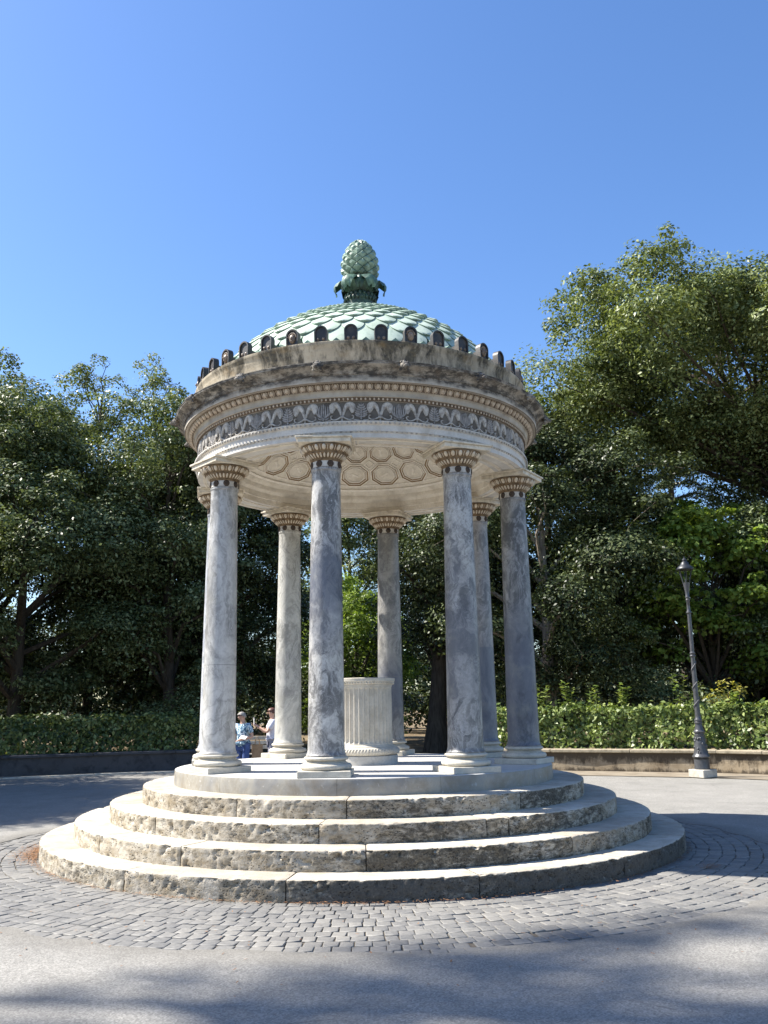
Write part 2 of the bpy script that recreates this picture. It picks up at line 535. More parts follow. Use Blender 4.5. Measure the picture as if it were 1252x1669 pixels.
def m_attic():
    t = NT('attic_stone'); p = t.pos()
    n1 = t.noise(p, 3, 6, .6)
    base = t.ramp(n1, [(.3, (.34, .29, .21)), (.7, (.56, .49, .37))])
    st = t.noise(t.map(p, (1, 1, .35)), 2.6, 8, .72, .3)
    x = t.sep(p)[0]
    st = t.math('ADD', st, t.rng(t.math('ABSOLUTE', t.math('SUBTRACT', x, .6)), 2.2, .2, 0, .09))
    c = t.mix(t.ramp(st, [(.50, 0.0), (.62, .93)]), base, t.ramp(t.noise(p, 24, 4), [(.35, (.03, .03, .03)), (.7, (.13, .11, .07))]))
    c = t.mix(t.ramp(t.noise(p, 5, 5), [(.55, 0.0), (.7, .4)]), c, (.30, .20, .09))
    return t.fin(c, .85, t.bump(t.noise(p, 40, 5), .35, .008), spec=.2)

def m_patina():
    t = NT('copper_patina'); p = t.pos()
    ri = t.n('ShaderNodeObjectInfo').outputs['Random']
    isl = t.geo.outputs['Random Per Island']
    r = t.math('FRACT', t.math('ADD', ri, isl))
    n = t.noise(p, 7, 6, .6)
    c = t.ramp(n, [(.25, (.32, .40, .325)), (.5, (.44, .53, .435)), (.75, (.56, .645, .55))])
    c = t.mix(.5, c, t.ramp(r, [(0, (.35, .44, .36)), (1, (.55, .635, .54))]))
    run = t.ramp(t.noise(t.map(p, (1, 1, .25)), 9, 6, .7), [(.55, 0.0), (.75, .55)])
    c = t.mix(run, c, (.13, .21, .17))
    c = t.mix(t.ramp(t.noise(p, 3.1, 6, .7), [(.56, 0.0), (.7, .4)]), c, (.22, .20, .13))
    return t.fin(c, .8, t.bump(n, .2, .006), spec=.2)

def m_bronze(name, a, b, d):
    t = NT(name); p = t.pos()
    n = t.noise(p, 9, 6, .65)
    c = t.ramp(n, [(.28, d), (.5, a), (.72, b)])
    nz = t.sep(t.geo.outputs['Normal'])[2]
    return t.fin(c, .5, t.bump(t.noise(p, 40, 4), .2, .006), spec=.5)

def m_leaf(name, a, b, d, trans=.28, rough=.42, spec=.2):
    t = NT(name)
    ri = t.geo.outputs['Random Per Island']
    n = t.noise(t.pos(), .55, 3, .55)
    f = t.math('ADD', t.math('MULTIPLY', ri, .55), t.math('MULTIPLY', n, .55))
    c = t.ramp(f, [(.18, d), (.48, a), (.88, b)])
    t.fin(c, rough, spec=spec)
    tr = t.n('ShaderNodeBsdfTranslucent')
    t.set(tr.inputs[0], t.mix(1.0, c, (1.35, 1.35, .55), 'MULTIPLY'))
    mx = t.n('ShaderNodeMixShader'); mx.inputs[0].default_value = trans
    t.t.links.new(t.bsdf.outputs[0], mx.inputs[1]); t.t.links.new(tr.outputs[0], mx.inputs[2])
    t.t.links.new(mx.outputs[0], t.out.inputs[0])
    return t.m

def m_bark(name, a, b):
    t = NT(name); p = t.map(t.pos(), (9, 9, 1.6))
    n = t.noise(p, 1.4, 7, .65, .4)
    return t.fin(t.ramp(n, [(.3, a), (.7, b)]), .9, t.bump(n, .8, .03), spec=.15)

def m_wall():
    t = NT('stained_plaster'); p = t.pos()
    n = t.noise(p, 2.4, 6, .6)
    c = t.ramp(n, [(.3, (.25, .19, .12)), (.55, (.38, .31, .215)), (.8, (.47, .40, .30))])
    z = t.sep(p)[2]
    d = t.noise(t.map(p, (1, 1, .5)), 5, 8, .72)
    top = t.math('ADD', t.math('MULTIPLY', d, .9), t.rng(z, .14, .44, -.03, .26))
    c = t.mix(t.ramp(top, [(.44, 0.0), (.6, .9)]), c, (.065, .05, .035))
    bot = t.math('ADD', t.math('MULTIPLY', d, .9), t.rng(z, .16, .0, -.1, .2))
    c = t.mix(t.ramp(bot, [(.44, 0.0), (.58, .9)]), c, (.07, .055, .04))
    return t.fin(c, .9, t.bump(t.noise(p, 25, 5), .5, .012), spec=.2)

def m_earth():
    t = NT('earth'); p = t.pos()
    n = t.noise(p, .5, 6, .65); n2 = t.noise(p, 22, 5, .7)
    c = t.ramp(n, [(.3, (.12, .085, .05)), (.5, (.22, .165, .10)), (.62, (.30, .24, .15)), (.75, (.13, .14, .05))])
    c = t.mix(.6, c, t.mix(1.0, c, t.ramp(n2, [(.3, .45), (.7, 1.5)]), 'MULTIPLY'))
    return t.fin(c, .95, t.bump(n2, .7, .03), spec=.1)

M = {}
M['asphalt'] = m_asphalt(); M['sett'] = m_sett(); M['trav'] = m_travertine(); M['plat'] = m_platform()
M['joint'] = simple('joint_dirt', (.10, .085, .065), .95, .4, 12, bump=.5)
M['base'] = stone('base_marble', (.58, .54, .455), (.30, .26, .19), .45, 5, .12, .6)
M['capital'] = stone('capital_stone', (.24, .165, .095), (.075, .05, .03), .8, 14, .3, .8, lo=.42, hi=.6)
M['capital_light'] = stone('capital_relief_stone', (.58, .50, .39), (.25, .18, .11), .5, 20, .2, .8)
M['neck'] = stone('neck_stone', (.52, .49, .44), (.16, .12, .09), .6, 12, .2, .75)
M['rosette'] = stone('rosette_stone', (.075, .055, .042), (.022, .02, .018), .6, 30, .3, .85)
M['arch'] = stone('architrave_marble', (.57, .545, .50), (.25, .21, .16), .45, 3, .15, .65)
M['abacus'] = stone('abacus_marble', (.62, .56, .45), (.20, .15, .10), .6, 9, .25, .7)
M['ornament'] = stone('ornament_marble', (.50, .47, .42), (.14, .12, .11), .7, 16, .2, .75, lo=.42, hi=.62)
M['palm'] = stone('palmette_stone', (.33, .315, .30), (.07, .065, .06), .7, 18, .2, .8)
M['egg'] = stone('egg_stone', (.52, .435, .34), (.20, .135, .09), .65, 14, .2, .8)
M['eggback'] = stone('egg_ground_stone', (.24, .165, .11), (.08, .055, .04), .6, 14, .2, .85)
M['frieze'] = m_frieze(); M['cornice'] = m_cornice(); M['attic'] = m_attic()
M['ceil'] = stone('ceiling_stucco', (.70, .645, .545), (.38, .31, .22), .5, 4, .05, .85)
M['ceilrelief'] = stone('ceiling_relief', (.78, .73, .64), (.48, .40, .30), .35, 6, .05, .85)
M['ceilgroove'] = stone('ceiling_groove', (.34, .24, .13), (.18, .11, .05), .5, 8, .05, .9)  # brown rings put the shading inside the coffer frames into colour
M['patina'] = m_patina()
M['bronze'] = m_bronze('green_bronze', (.17, .25, .185), (.33, .43, .325), (.05, .08, .06))
M['bronze_dark'] = m_bronze('dark_bronze', (.022, .05, .035), (.06, .12, .085), (.012, .014, .016))
M['bronze_leaf'] = m_bronze('leaf_bronze', (.05, .105, .075), (.15, .25, .18), (.015, .03, .024))
M['antefix'] = m_bronze('antefix_bronze', (.03, .028, .027), (.08, .066, .052), (.012, .013, .015))
M['emblem'] = m_bronze('emblem_bronze', (.17, .125, .09), (.36, .27, .19), (.05, .042, .038))
M['altar'] = stone('altar_marble', (.62, .575, .49), (.32, .27, .19), .45, 4, .12, .7)
M['altar_base'] = stone('altar_base_marble', (.50, .48, .44), (.3, .26, .2), .4, 5, .1, .7)
M['wall'] = m_wall(); M['coping'] = stone('coping_stone', (.40, .345, .25), (.10, .085, .055), .7, 5, .3, .9)
M['earth'] = m_earth()
M['iron'] = simple('cast_iron', (.055, .057, .062), .34, .3, 14, .0, .5, bump=.15)
M['roofiron'] = simple('lantern_iron', (.018, .02, .024), .45, .3, 12, 0, .5)
M['lampstone'] = stone('lamp_plinth_stone', (.60, .56, .48), (.25, .2, .14), .5, 6, .3, .85)
M['bark'] = m_bark('oak_bark', (.035, .028, .022), (.11, .09, .07))
M['bark_pale'] = m_bark('pale_bark', (.12, .10, .08), (.34, .29, .23))
M['oak'] = m_leaf('holm_oak_leaf', (.085, .118, .045), (.28, .325, .17), (.012, .021, .008), .18)
M['oak2'] = m_leaf('olive_oak_leaf', (.115, .15, .05), (.33, .375, .175), (.018, .03, .01), .22)
M['dark'] = m_leaf('dark_evergreen_leaf', (.030, .046, .018), (.15, .18, .08), (.005, .010, .004), .13)  # greens lowered to near black for the deep shade among the crowns
M['bright'] = m_leaf('bright_leaf', (.15, .225, .04), (.33, .42, .11), (.04, .075, .014), .4)
M['airy'] = m_leaf('airy_leaf', (.12, .155, .06), (.33, .37, .18), (.026, .042, .015), .25)
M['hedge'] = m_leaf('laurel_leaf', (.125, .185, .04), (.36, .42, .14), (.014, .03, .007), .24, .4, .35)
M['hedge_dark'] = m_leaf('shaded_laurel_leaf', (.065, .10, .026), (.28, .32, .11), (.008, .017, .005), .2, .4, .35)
M['yellow'] = m_leaf('yellow_leaf', (.30, .29, .08), (.46, .42, .13), (.15, .16, .035), .35)
M['litter'] = simple('dry_needles', (.22, .115, .055), .9, .5, 60)
M['skin'] = simple('skin', (.50, .30, .22), .55, .1, 20)
M['hair_grey'] = simple('grey_hair', (.27, .255, .235), .7, .5, 70, bump=.6)
M['hair_brown'] = simple('brown_hair', (.10, .04, .025), .5, .3, 60)
M['jeans'] = simple('denim', (.05, .085, .22), .85, .3, 18)
M['white_cloth'] = simple('white_cotton', (.62, .60, .66), .85, .08, 10)
M['shorts'] = simple('grey_shorts', (.22, .22, .27), .85, .15, 12)
M['strap'] = simple('blue_strap', (.05, .06, .2), .7, .2, 10)
M['paper'] = simple('white_paper', (.72, .70, .68), .7, .05, 10)
M['kraft'] = simple('brown_paper', (.26, .17, .10), .85, .2, 9)
M['shoe'] = simple('shoe', (.08, .07, .07), .6, .2, 12)
M['benchwood'] = simple('grey_bench_wood', (.36, .33, .28), .8, .25, 12)
def m_shirt():
    t = NT('blue_print_cotton'); p = t.pos()
    v = t.noise(p, 14, 3, .6, .8)
    c = t.ramp(v, [(.40, (.045, .10, .17)), (.47, (.20, .33, .42)), (.53, (.62, .68, .72)), (.62, (.20, .30, .38))], 'CONSTANT')
    return t.fin(c, .85)
M['shirt'] = m_shirt()
def m_glass():
    t = NT('lantern_glass')
    t.fin((.9, .92, .92), .08)
    t.bsdf.inputs['Transmission Weight'].default_value = 1.0
    t.bsdf.inputs['IOR'].default_value = 1.05
    return t.m
M['glass'] = m_glass()

# ------------------------------------------------------------------ ground, road, pavement
GC, GR = (0.0, -0.75), 4.72            # outer edge of the sett pavement
def edge_r(a):
    P = np.array([[math.sin(a) * 9, math.cos(a) * 9, .5]])
    return GR + .13 * (float(vnoise(P, 2.3, 23)[0]) - .5) + .05 * (float(vnoise(P, 1.0, 3)[0]) - .5) + .06 * (float(vnoise(P, .35, 9)[0]) - .5)

def ground_sheet():
    m = MB()
    n = 96
    rad = [30, 60, 140, 400, 1500]
    V = [(0, 0, -.06)]
    for r in rad:
        for i in range(n):
            a = 2 * PI * i / n
            V.append((r * math.sin(a), r * math.cos(a), -.06))
    F = [(0, 1 + (i + 1) % n, 1 + i) for i in range(n)]
    for k in range(len(rad) - 1):
        for i in range(n):
            j = (i + 1) % n
            F.append((1 + k * n + i, 1 + k * n + j, 1 + (k + 1) * n + j, 1 + (k + 1) * n + i))
    m.add(V, F)
    o = m.build('ground', M['earth']); tag(o, kind='structure')
ground_sheet()

def road_sheet():
    n = 360
    rr = [0, 0.0, .05, .2, .5, 1.0, 1.8, 3.0, 5.0, 8.0, 12, 17, 24]
    V = []; F = []
    for k, d in enumerate(rr):
        for i in range(n):
            a = 2 * PI * i / n
            q = edge_r(a) + d
            x, y = GC[0] + q * math.sin(a), GC[1] - q * math.cos(a)
            z = -.05 if k == 0 else (.006 if k == 1 else (.012 if k < 4 else .004))
            V.append([x, y, z])
    V = np.array(V)
    und = (fbm(V * [1, 1, 0] + [0, 0, .3], .45, 5) - .5) * .02
    k2 = np.arange(len(V)) // n
    V[:, 2] += np.where(k2 >= 2, und, 0)
    for k in range(len(rr) - 1):
        for i in range(n):
            j = (i + 1) % n
            F.append((k * n + i, k * n + j, (k + 1) * n + j, (k + 1) * n + i))
    F = np.array(F)[:, ::-1]
    c = V[F].mean(1)
    keep = c[:, 1] < 14.5 + .5 * np.sin(c[:, 0] * .7)          # beyond lies trodden earth
    F = F[keep]
    me = fast_mesh('asphalt_road', V, F, M['asphalt'], 25)
    tag(link('asphalt_road', me), kind='structure')
road_sheet()

pav = MB()
pav.add([(GC[0] + 4.95 * math.sin(2 * PI * i / 96), GC[1] - 4.95 * math.cos(2 * PI * i / 96), -.011) for i in range(96)], [tuple(range(96))])
pavement = tag(pav.build('sett_pavement', M['joint']), kind='structure')

def sett_mesh(seed):
    r_ = random.Random(seed)
    q = [(-.5, -.5), (.5, -.5), (.5, .5), (-.5, .5)]
    q = [(x + r_.uniform(-.05, .05), y + r_.uniform(-.05, .05)) for x, y in q]
    V = []
    for ins, z in ((0, -.05), (0.0, -.004), (.014, 0.0), (.07, .0012)):
        for (x, y) in q:
            V.append((x * (1 - 2 * ins), y * (1 - 2 * ins), z + r_.uniform(-.0015, .0015)))
    V.append((0, 0, .002 + r_.uniform(-.002, .002)))
    F = []
    for k in range(3):
        for i in range(4):
            j = (i + 1) % 4
            F.append((k * 4 + i, k * 4 + j, k * 4 + 4 + j, k * 4 + 4 + i))
    for i in range(4):
        F.append((12 + i, 12 + (i + 1) % 4, 16))
    m = MB(); m.add(V, F)
    return m.mesh('sett', M['sett'], 50)

def setts():
    var = [sett_mesh(100 + k) for k in range(8)]
    arrs = []
    for me in var:
        v = np.array([x.co[:] for x in me.vertices])
        arrs.append((v, [list(p.vertices) for p in me.polygons]))
    spots = []
    rr = 3.955; row = 0
    while rr < 5.6:
        nn = int(2 * PI * rr / .137)
        off = random.random()
        a = 0.0
        cnt = 0
        while a < 2 * PI - .5 * .122 / rr:
            wd = .122 * random.uniform(.84, 1.18)
            am = a + wd / 2 / rr
            jr = random.uniform(-.008, .008)
            x, y = (rr + jr) * math.sin(am + off), -(rr + jr) * math.cos(am + off)
            d = math.hypot(x - GC[0], y - GC[1])
            aa = math.atan2(x - GC[0], -(y - GC[1]))
            if d < edge_r(aa) + .06:
                spots.append((x, y, am + off + random.uniform(-.05, .05), wd - .007, .141 - .007 + random.uniform(-.006, .004),
                              random.uniform(-.004, .003), random.uniform(-.012, .012), random.uniform(-.012, .012), random.randrange(8)))
            a += wd / rr
        rr += .141; row += 1
    def score(s):
        v = Vector((s[0], s[1], 0)) - CAM
        z = v.dot(_fw); px = FPX * v.dot(_r2) / z; py = FPX * v.dot(_u2) / z
        if abs(px) > 640 or abs(py) > 845: return 99
        return v.length
    spots.sort(key=score)
    for s in spots[:300]:
        link('sett', var[s[8]], pavement, (s[0], s[1], s[5]), (s[6], s[7], s[2]), (s[3], s[4], 1))
    V = []; F = []
    for s in spots[300:]:
        v, f = arrs[s[8]]
        Mx = Matrix.LocRotScale(Vector((s[0], s[1], s[5])), Matrix.Rotation(s[2], 3, 'Z') @ Matrix.Rotation(s[6], 3, 'X') @ Matrix.Rotation(s[7], 3, 'Y'), Vector((s[3], s[4], 1)))
        A = np.array(Mx)
        b = len(V)
        V += [tuple(q) for q in (v @ A[:3, :3].T + A[:3, 3])]
        F += [[b + i for i in g] for g in f]
    m = MB(); m.v = V; m.f = F; m.mi = [0] * len(F)
    tag(m.build('setts_beyond', M['sett'], pavement, 50), kind='stuff')
setts()

def litter():
    V = []; F = []
    def blade(x, y, z, L, wd):
        a = random.uniform(0, PI); t = random.uniform(-.3, .3)
        dx, dy = math.cos(a), math.sin(a)
        b = len(V)
        V.extend([(x - dx * L - dy * wd, y - dy * L + dx * wd, z), (x + dx * L - dy * wd, y + dy * L + dx * wd, z + t * L),
                  (x + dx * L + dy * wd, y + dy * L - dx * wd, z + t * L + .001), (x - dx * L + dy * wd, y - dy * L - dx * wd, z)])
        F.append((b, b + 1, b + 2, b + 3))
    for k in range(2600):                       # drift along the foot of the lowest step, thickest at its west side
        a = random.gauss(-1.36, .1) if k < 1500 else random.uniform(-1.5, 1.35)
        d = abs(random.gauss(0, .11 if k < 1500 else .035))
        r_ = 3.935 + d
        blade(r_ * math.sin(a), -r_ * math.cos(a), .012 + random.random() * .012, random.uniform(.008, .024), random.uniform(.001, .004))
    for k in range(260):
        a = random.uniform(-1.3, 1.3); r_ = random.uniform(3.95, 6.5)
        blade(r_ * math.sin(a), -r_ * math.cos(a), .014, random.uniform(.006, .018), random.uniform(.002, .006))
    for k in range(120):
        a = random.gauss(.93, .02); r_ = random.gauss(4.33, .05)
        blade(r_ * math.sin(a), -r_ * math.cos(a), .016, random.uniform(.008, .02), random.uniform(.001, .004))
    me = fast_mesh('leaf_litter', V, F, M['litter'])
    tag(link('leaf_litter', me), 'dry brown needles drifted against the lowest step and between setts', 'leaf litter', kind='stuff')
litter()

# ------------------------------------------------------------------ the temple
RC = 2.07
temple = tag(empty('round_temple'), 'round open temple of eight grey marble columns under a green scaled dome', 'temple')
A0 = -0.2012                               # angle of the column nearest the camera (from -Y towards +X)

STEPS = [(3.923, 3.50, 0.0, .1925, [-1.04, -.611, -.177, .258, .692, 1.12]),
         (3.554, 3.11, .1925 - .02, .375, [-1.30, -.896, -.517, .002, .61, 1.1]),
         (3.167, 2.74, .375 - .02, .556, [-1.25, -.763, -.14, .388, .471, 1.0]),
         (2.790, 2.38, .556 - .02, .739, [-1.1, -.495, -.065, .636, 1.2])]
def step_block(Ro, Ri, z0, z1, a0, a1, seed):
    na = max(6, int((a1 - a0) * Ro / .020))
    prof = []                              # (distance from outer face inwards, z, edge weight, riser weight)
    h = z1 - z0
    for k in range(9):
        t = k / 8
        prof.append((0, z0 + (h - .014) * t, max(0, (t - .6) / .4) ** 1.5, 1))
    prof += [(.005, z1 - .004, 1, .6), (.016, z1, .8, .3)]
    for k in range(1, 7):
        t = k / 6
        prof.append((.016 + (Ro - Ri - .016) * t, z1, max(0, 1 - t * 6), 0))
    k = len(prof)
    P = []; W = []; Nn = []
    for i in range(na + 1):
        u = i / na
        a = a0 + (a1 - a0) * u
        e = min(u, 1 - u) * (a1 - a0) * Ro
        end = max(0, 1 - e / .03)
        for (d, z, ew, rw) in prof:
            P.append(((Ro - d) * math.sin(a), -(Ro - d) * math.cos(a), z))
            W.append((ew, rw, end)); Nn.append((math.sin(a), -math.cos(a)))
    P = np.array(P); W = np.array(W); Nn = np.array(Nn)
    Q = P + seed * 7.3
    rough = fbm(Q, 9, seed, 4) - .5
    chip = np.clip(fbm(Q, 15, seed + 50, 3) - .60, 0, 1)
    pit = np.clip(fbm(Q * [1, 1, 1.7], 26, seed + 90, 2) - .6, 0, 1)
    inn = W[:, 1] * (.002 + .012 * np.abs(rough) + .13 * pit) + W[:, 0] * chip * .13 + W[:, 2] * .012
    # worn hollow under the nosing here and there
    low = (1 - W[:, 0]) * W[:, 1]
    inn += low * np.clip(fbm(Q, 1.7, seed + 17, 2) - .62, 0, 1) * .06
    P[:, 0] -= Nn[:, 0] * inn; P[:, 1] -= Nn[:, 1] * inn
    P[:, 2] -= W[:, 0] * chip * .085 + (1 - W[:, 1]) * (np.abs(fbm(Q, 3, seed + 5, 3) - .5) * .018) + W[:, 2] * .005
    V = [tuple(q) for q in P]
    F = []
    for i in range(na):
        for j in range(k - 1):
            F.append((i * k + j, (i + 1) * k + j, (i + 1) * k + j + 1, i * k + j + 1))
    # end faces, sunk below the joint
    for s_, i in ((0, 0), (1, na)):
        b = len(V)
        a = a0 if i == 0 else a1
        V.append((Ri * math.sin(a), -Ri * math.cos(a), z0))
        f = [i * k + j for j in range(k)] + [b]
        F.append(tuple(f) if i else tuple(f[::-1]))
    m = MB(); m.add(V, F)
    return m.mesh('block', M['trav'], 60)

for si, (Ro, Ri, z0, z1, joints) in enumerate(STEPS):
    core = MB()
    core.lathe([(Ro - .05, z0 + .002), (Ro - .05, z1 - .03), (Ri + .02, z1 - .03)], 96)
    st = core.build('step', M['joint'], temple, 30)
    js = list(joints)
    last = js[-1]; first = js[0] + 2 * PI
    nb = int(round((first - last) / (1.35 / Ro)))
    js += [last + (first - last) * k / nb for k in range(1, nb)]
    js.append(first)
    for k in range(len(js) - 1):
        g = .0055 / Ro
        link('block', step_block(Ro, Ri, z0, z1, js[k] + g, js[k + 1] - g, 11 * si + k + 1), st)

# marble platform, in curved slabs
plat = MB(); plat.lathe([(2.36, .70), (2.36, .895), (0.0, .895)], 96)
platform = plat.build('platform', M['joint'], temple)
pj = [-2.6, -1.95, -1.28, -.72, -.12, .34, .95, 1.6, 2.3, 2.95, -2.6 + 2 * PI]
for k in range(len(pj) - 1):
    m = MB()
    a0, a1 = pj[k] + .0006, pj[k + 1] - .0006
    pr = [(2.416, .72), (2.418, .78), (2.414, .84), (2.415, .897), (2.411, .907), (2.400, .911), (2.2, .911), (1.65, .912)]
    m.lathe(pr, 30, a0=a0, a1=a1, fn=lambda r, z, a: r - (.004 * abs(math.sin(a * 37 + z * 20)) * (z > .895) * (r > 2.3)))
    m.build('slab', M['plat'], platform, 40)
for k in range(12):                           # paving slabs of the floor, wedge shaped
    m = MB()
    a0, a1 = 2 * PI * k / 12 + .1, 2 * PI * (k + 1) / 12 + .1
    m.lathe([(1.648, .90), (1.647, .910), (.9, .9108), (.3, .911), (.3, .9)], 10, a0=a0 + .002, a1=a1 - .002)
    m.build('floor_slab', M['plat'], platform, 30)

# ---- columns
def arc(c, r, a0, a1, n):
    return [(c[0] + r[0] * math.cos(a0 + (a1 - a0) * i / n), c[1] + r[1] * math.sin(a0 + (a1 - a0) * i / n)) for i in range(n + 1)]
Z_PL, Z_SH, Z_TOP, Z_ARC = .911, 1.124, 4.333, 4.664
pl = MB(); pl.bbox((0, 0, .035), (.285, .285, .035), .006)
me_plinth = pl.mesh('plinth', M['base'], 30)
bm = MB()
bp = [(.2, .07)] + arc((.245, .103), (.036, .033), -PI / 2, PI / 2, 8) + [(.232, .139), (.232, .146), (.214, .153), (.209, .162), (.216, .168), (.222, .170)] \
    + arc((.216, .190), (.027, .020), -PI / 2, PI / 2, 6) + [(.218, .2105), (.218, .2125), (.19, .213)]
bm.lathe(bp, 56)
me_base = bm.mesh('base', M['base'], 50)
H = Z_TOP - Z_SH
def shaft_r(t): return .2004 + (.1653 - .2004) * (t ** 1.25)
sp = [(.20, 0), (.219, 0.0), (.220, .012), (.216, .017), (.208, .035), (.2025, .06)]
for k in range(1, 25):
    t = k / 25; sp.append((shaft_r(t), .06 + (H - .12) * t))
sp += [(.1665, H - .05), (.172, H - .03), (.1765, H - .026), (.1765, H - .012), (.172, H - .008), (.176, H - .004), (.176, H), (.1, H)]
sm = MB(); sm.lathe(sp, 56)
me_shaft = sm.mesh('shaft', None, 40)
# capital: neck, flaring echinus with tongues and eggs
cp = MB()
cp.lathe([(.10, 0), (.166, 0), (.166, .075), (.176, .080), (.182, .088), (.176, .096), (.180, .100), (.190, .118), (.212, .138), (.236, .150), (.246, .152), (.246, .160),
          (.240, .164), (.250, .18), (.272, .205), (.292, .222), (.300, .238), (.296, .25), (.262, .256)], 56)
me_cap = cp.mesh('capital', M['capital'], 40)
eg = MB()
for k in range(20):
    a = 2 * PI * k / 20
    Mx = Matrix.Rotation(a, 3, 'Z') @ Matrix.Rotation(R(42), 3, 'X')
    c = (.280 * math.sin(a), -.280 * math.cos(a), .206)
    eg.ell(c, (.024, .017, .038), 8, 5, Mx)
for k in range(20):
    a = 2 * PI * (k + .5) / 20
    Mx = Matrix.Rotation(a, 3, 'Z') @ Matrix.Rotation(R(40), 3, 'X')
    eg.ell((.277 * math.sin(a), -.277 * math.cos(a), .205), (.006, .012, .036), 5, 3, Mx)
me_egg = eg.mesh('egg_band', M['capital_light'], 180)
tg = MB()
for k in range(32):
    a = 2 * PI * k / 32
    Mx = Matrix.Rotation(a, 3, 'Z') @ Matrix.Rotation(R(50), 3, 'X')
    tg.ell((.212 * math.sin(a), -.212 * math.cos(a), .129), (.0145, .009, .036), 6, 4, Mx)
me_tong = tg.mesh('tongue_band', M['capital_light'], 180)
nk = MB()
nk.lathe([(.160, .004), (.1705, .006), (.1705, .074), (.16, .077)], 56)
me_neck = nk.mesh('neck', M['neck'], 40)
ro = MB()
for k in range(6):
    a = 2 * PI * k / 6
    ro.ell((.021 * math.cos(a), -.004, .021 * math.sin(a)), (.017, .011, .017), 6, 4)
ro.ell((0, -.008, 0), (.011, .011, .011), 6, 4)
ro.lathe([(.040, 0), (.040, .004), (0.0, .004)], 12)
_v = [(x, -z, y) if i >= len(ro.v) - 36 else (x, y, z) for i, (x, y, z) in enumerate(ro.v)]
ro.v = _v
me_ros = ro.mesh('rosette', M['rosette'], 180)
ab = MB()
ab.bbox((0, 0, .282), (.305, .305, .0245), .004)
ab.bbox((0, 0, .3195), (.325, .325, .0115), .004)
me_aba = ab.mesh('abacus', M['abacus'], 30)

Lg, Dk, Vn = (.52, .53, .55), (.23, .25, .29), (.66, .67, .69)
SHAFT = {   # index: material, plinth turn in degrees (from the camera side)
    0: (m_shaft('shaft_marble_front', 1.3, (.53, .515, .48), (.14, .136, .134), (.64, .635, .62), (2.5, 3.35, .75, .25, 1.0), .7, 1.1), -3),
    1: (m_shaft('shaft_marble_swirled', 2.6, (.43, .412, .375), (.135, .13, .126), (.66, .65, .635), (1.3, 3.0, .45, .5, 1.2), 1.0, 1.25), 22),  # greys lowered for the shade this column stands in
    2: (m_shaft('shaft_marble_bluish_shaded', 4.1, (.315, .308, .288), (.10, .10, .102), (.43, .43, .43), (1.1, 2.75, .8, .3, 1.1), .4, .9), 56),  # marble darkened for the shade on this column; the blue patch is stone
    3: (m_shaft('shaft_marble_two_tone', 5.2, (.31, .295, .285), (.17, .17, .18), (.45, .44, .43), (1.9, 2.4, .75, .2, .5), .5, 1.0, cut=(2.46, .8)), 30),
    4: (m_shaft('shaft_marble_stained', 6.9, (.30, .29, .265), (.15, .147, .143), (.42, .41, .39), (1.35, 2.25, .85, .22, .7), .5, 1.1, joint=(2.08,)), -22),
    5: (m_shaft('shaft_marble_pale', 7.7, (.54, .525, .475), (.30, .295, .27), (.63, .615, .57), (1.9, 2.6, .25, .3, .8), 1.2, 1.0), 45),
    6: (m_shaft('shaft_marble_hidden', 8.4, Lg, Dk, Vn, None, .5, 1.0), 10),
    7: (m_shaft('shaft_marble_light', 9.8, (.46, .452, .435), (.24, .237, .23), (.58, .575, .56), None, .3, .8, joint=(2.15,)), -51),
}
for k in range(8):
    a = A0 + k * PI / 4
    x, y = RC * math.sin(a), -RC * math.cos(a)
    col = empty('column', (x, y, Z_PL), 0, temple)
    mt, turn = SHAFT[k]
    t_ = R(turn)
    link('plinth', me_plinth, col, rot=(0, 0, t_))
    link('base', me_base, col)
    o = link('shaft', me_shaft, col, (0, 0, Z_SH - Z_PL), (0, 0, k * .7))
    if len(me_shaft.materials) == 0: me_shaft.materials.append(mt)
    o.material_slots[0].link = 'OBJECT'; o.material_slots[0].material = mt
    zc = Z_TOP - Z_PL
    link('capital', me_cap, col, (0, 0, zc))
    tag(link('egg_band', me_egg, col, (0, 0, zc), (0, 0, t_)), kind='stuff')
    tag(link('tongue_band', me_tong, col, (0, 0, zc), (0, 0, t_)), kind='stuff')
    link('neck', me_neck, col, (0, 0, zc))
    link('abacus', me_aba, col, (0, 0, zc), (0, 0, t_))
    for j in range(8):
        b = t_ + 2 * PI * (j + .5) / 8
        link('rosette', me_ros, col, (.1695 * math.sin(b), -.1695 * math.cos(b), zc + .041), (0, 0, b))

# ---- architrave with panelled soffit
ar = MB()
ar.lathe([(1.88, Z_ARC), (2.242, Z_ARC), (2.242, 4.722), (2.250, 4.724), (2.250, 4.730), (2.252, 4.736), (2.262, 4.738), (2.262, 4.806),
          (2.268, 4.810), (2.276, 4.822), (2.290, 4.836), (2.294, 4.840), (2.294, 4.850), (2.20, 4.852)], 240)
architrave = ar.build('architrave', M['arch'], temple, 35)
bd = MB()
for k in range(240):
    a = 2 * PI * k / 240
    bd.ell((2.253 * math.sin(a), -2.253 * math.cos(a), 4.729), (.02, .011, .0085), 5, 3, Matrix.Rotation(a, 3, 'Z'))
tag(bd.build('bead_moulding', M['ornament'], architrave, 180), kind='stuff')
bd = MB()
for k in range(260):
    a = 2 * PI * k / 260
    bd.ell((2.286 * math.sin(a), -2.286 * math.cos(a), 4.826), (.016, .014, .017), 5, 3, Matrix.Rotation(a, 3, 'Z'))
tag(bd.build('leaf_moulding', M['ornament'], architrave, 180), kind='stuff')
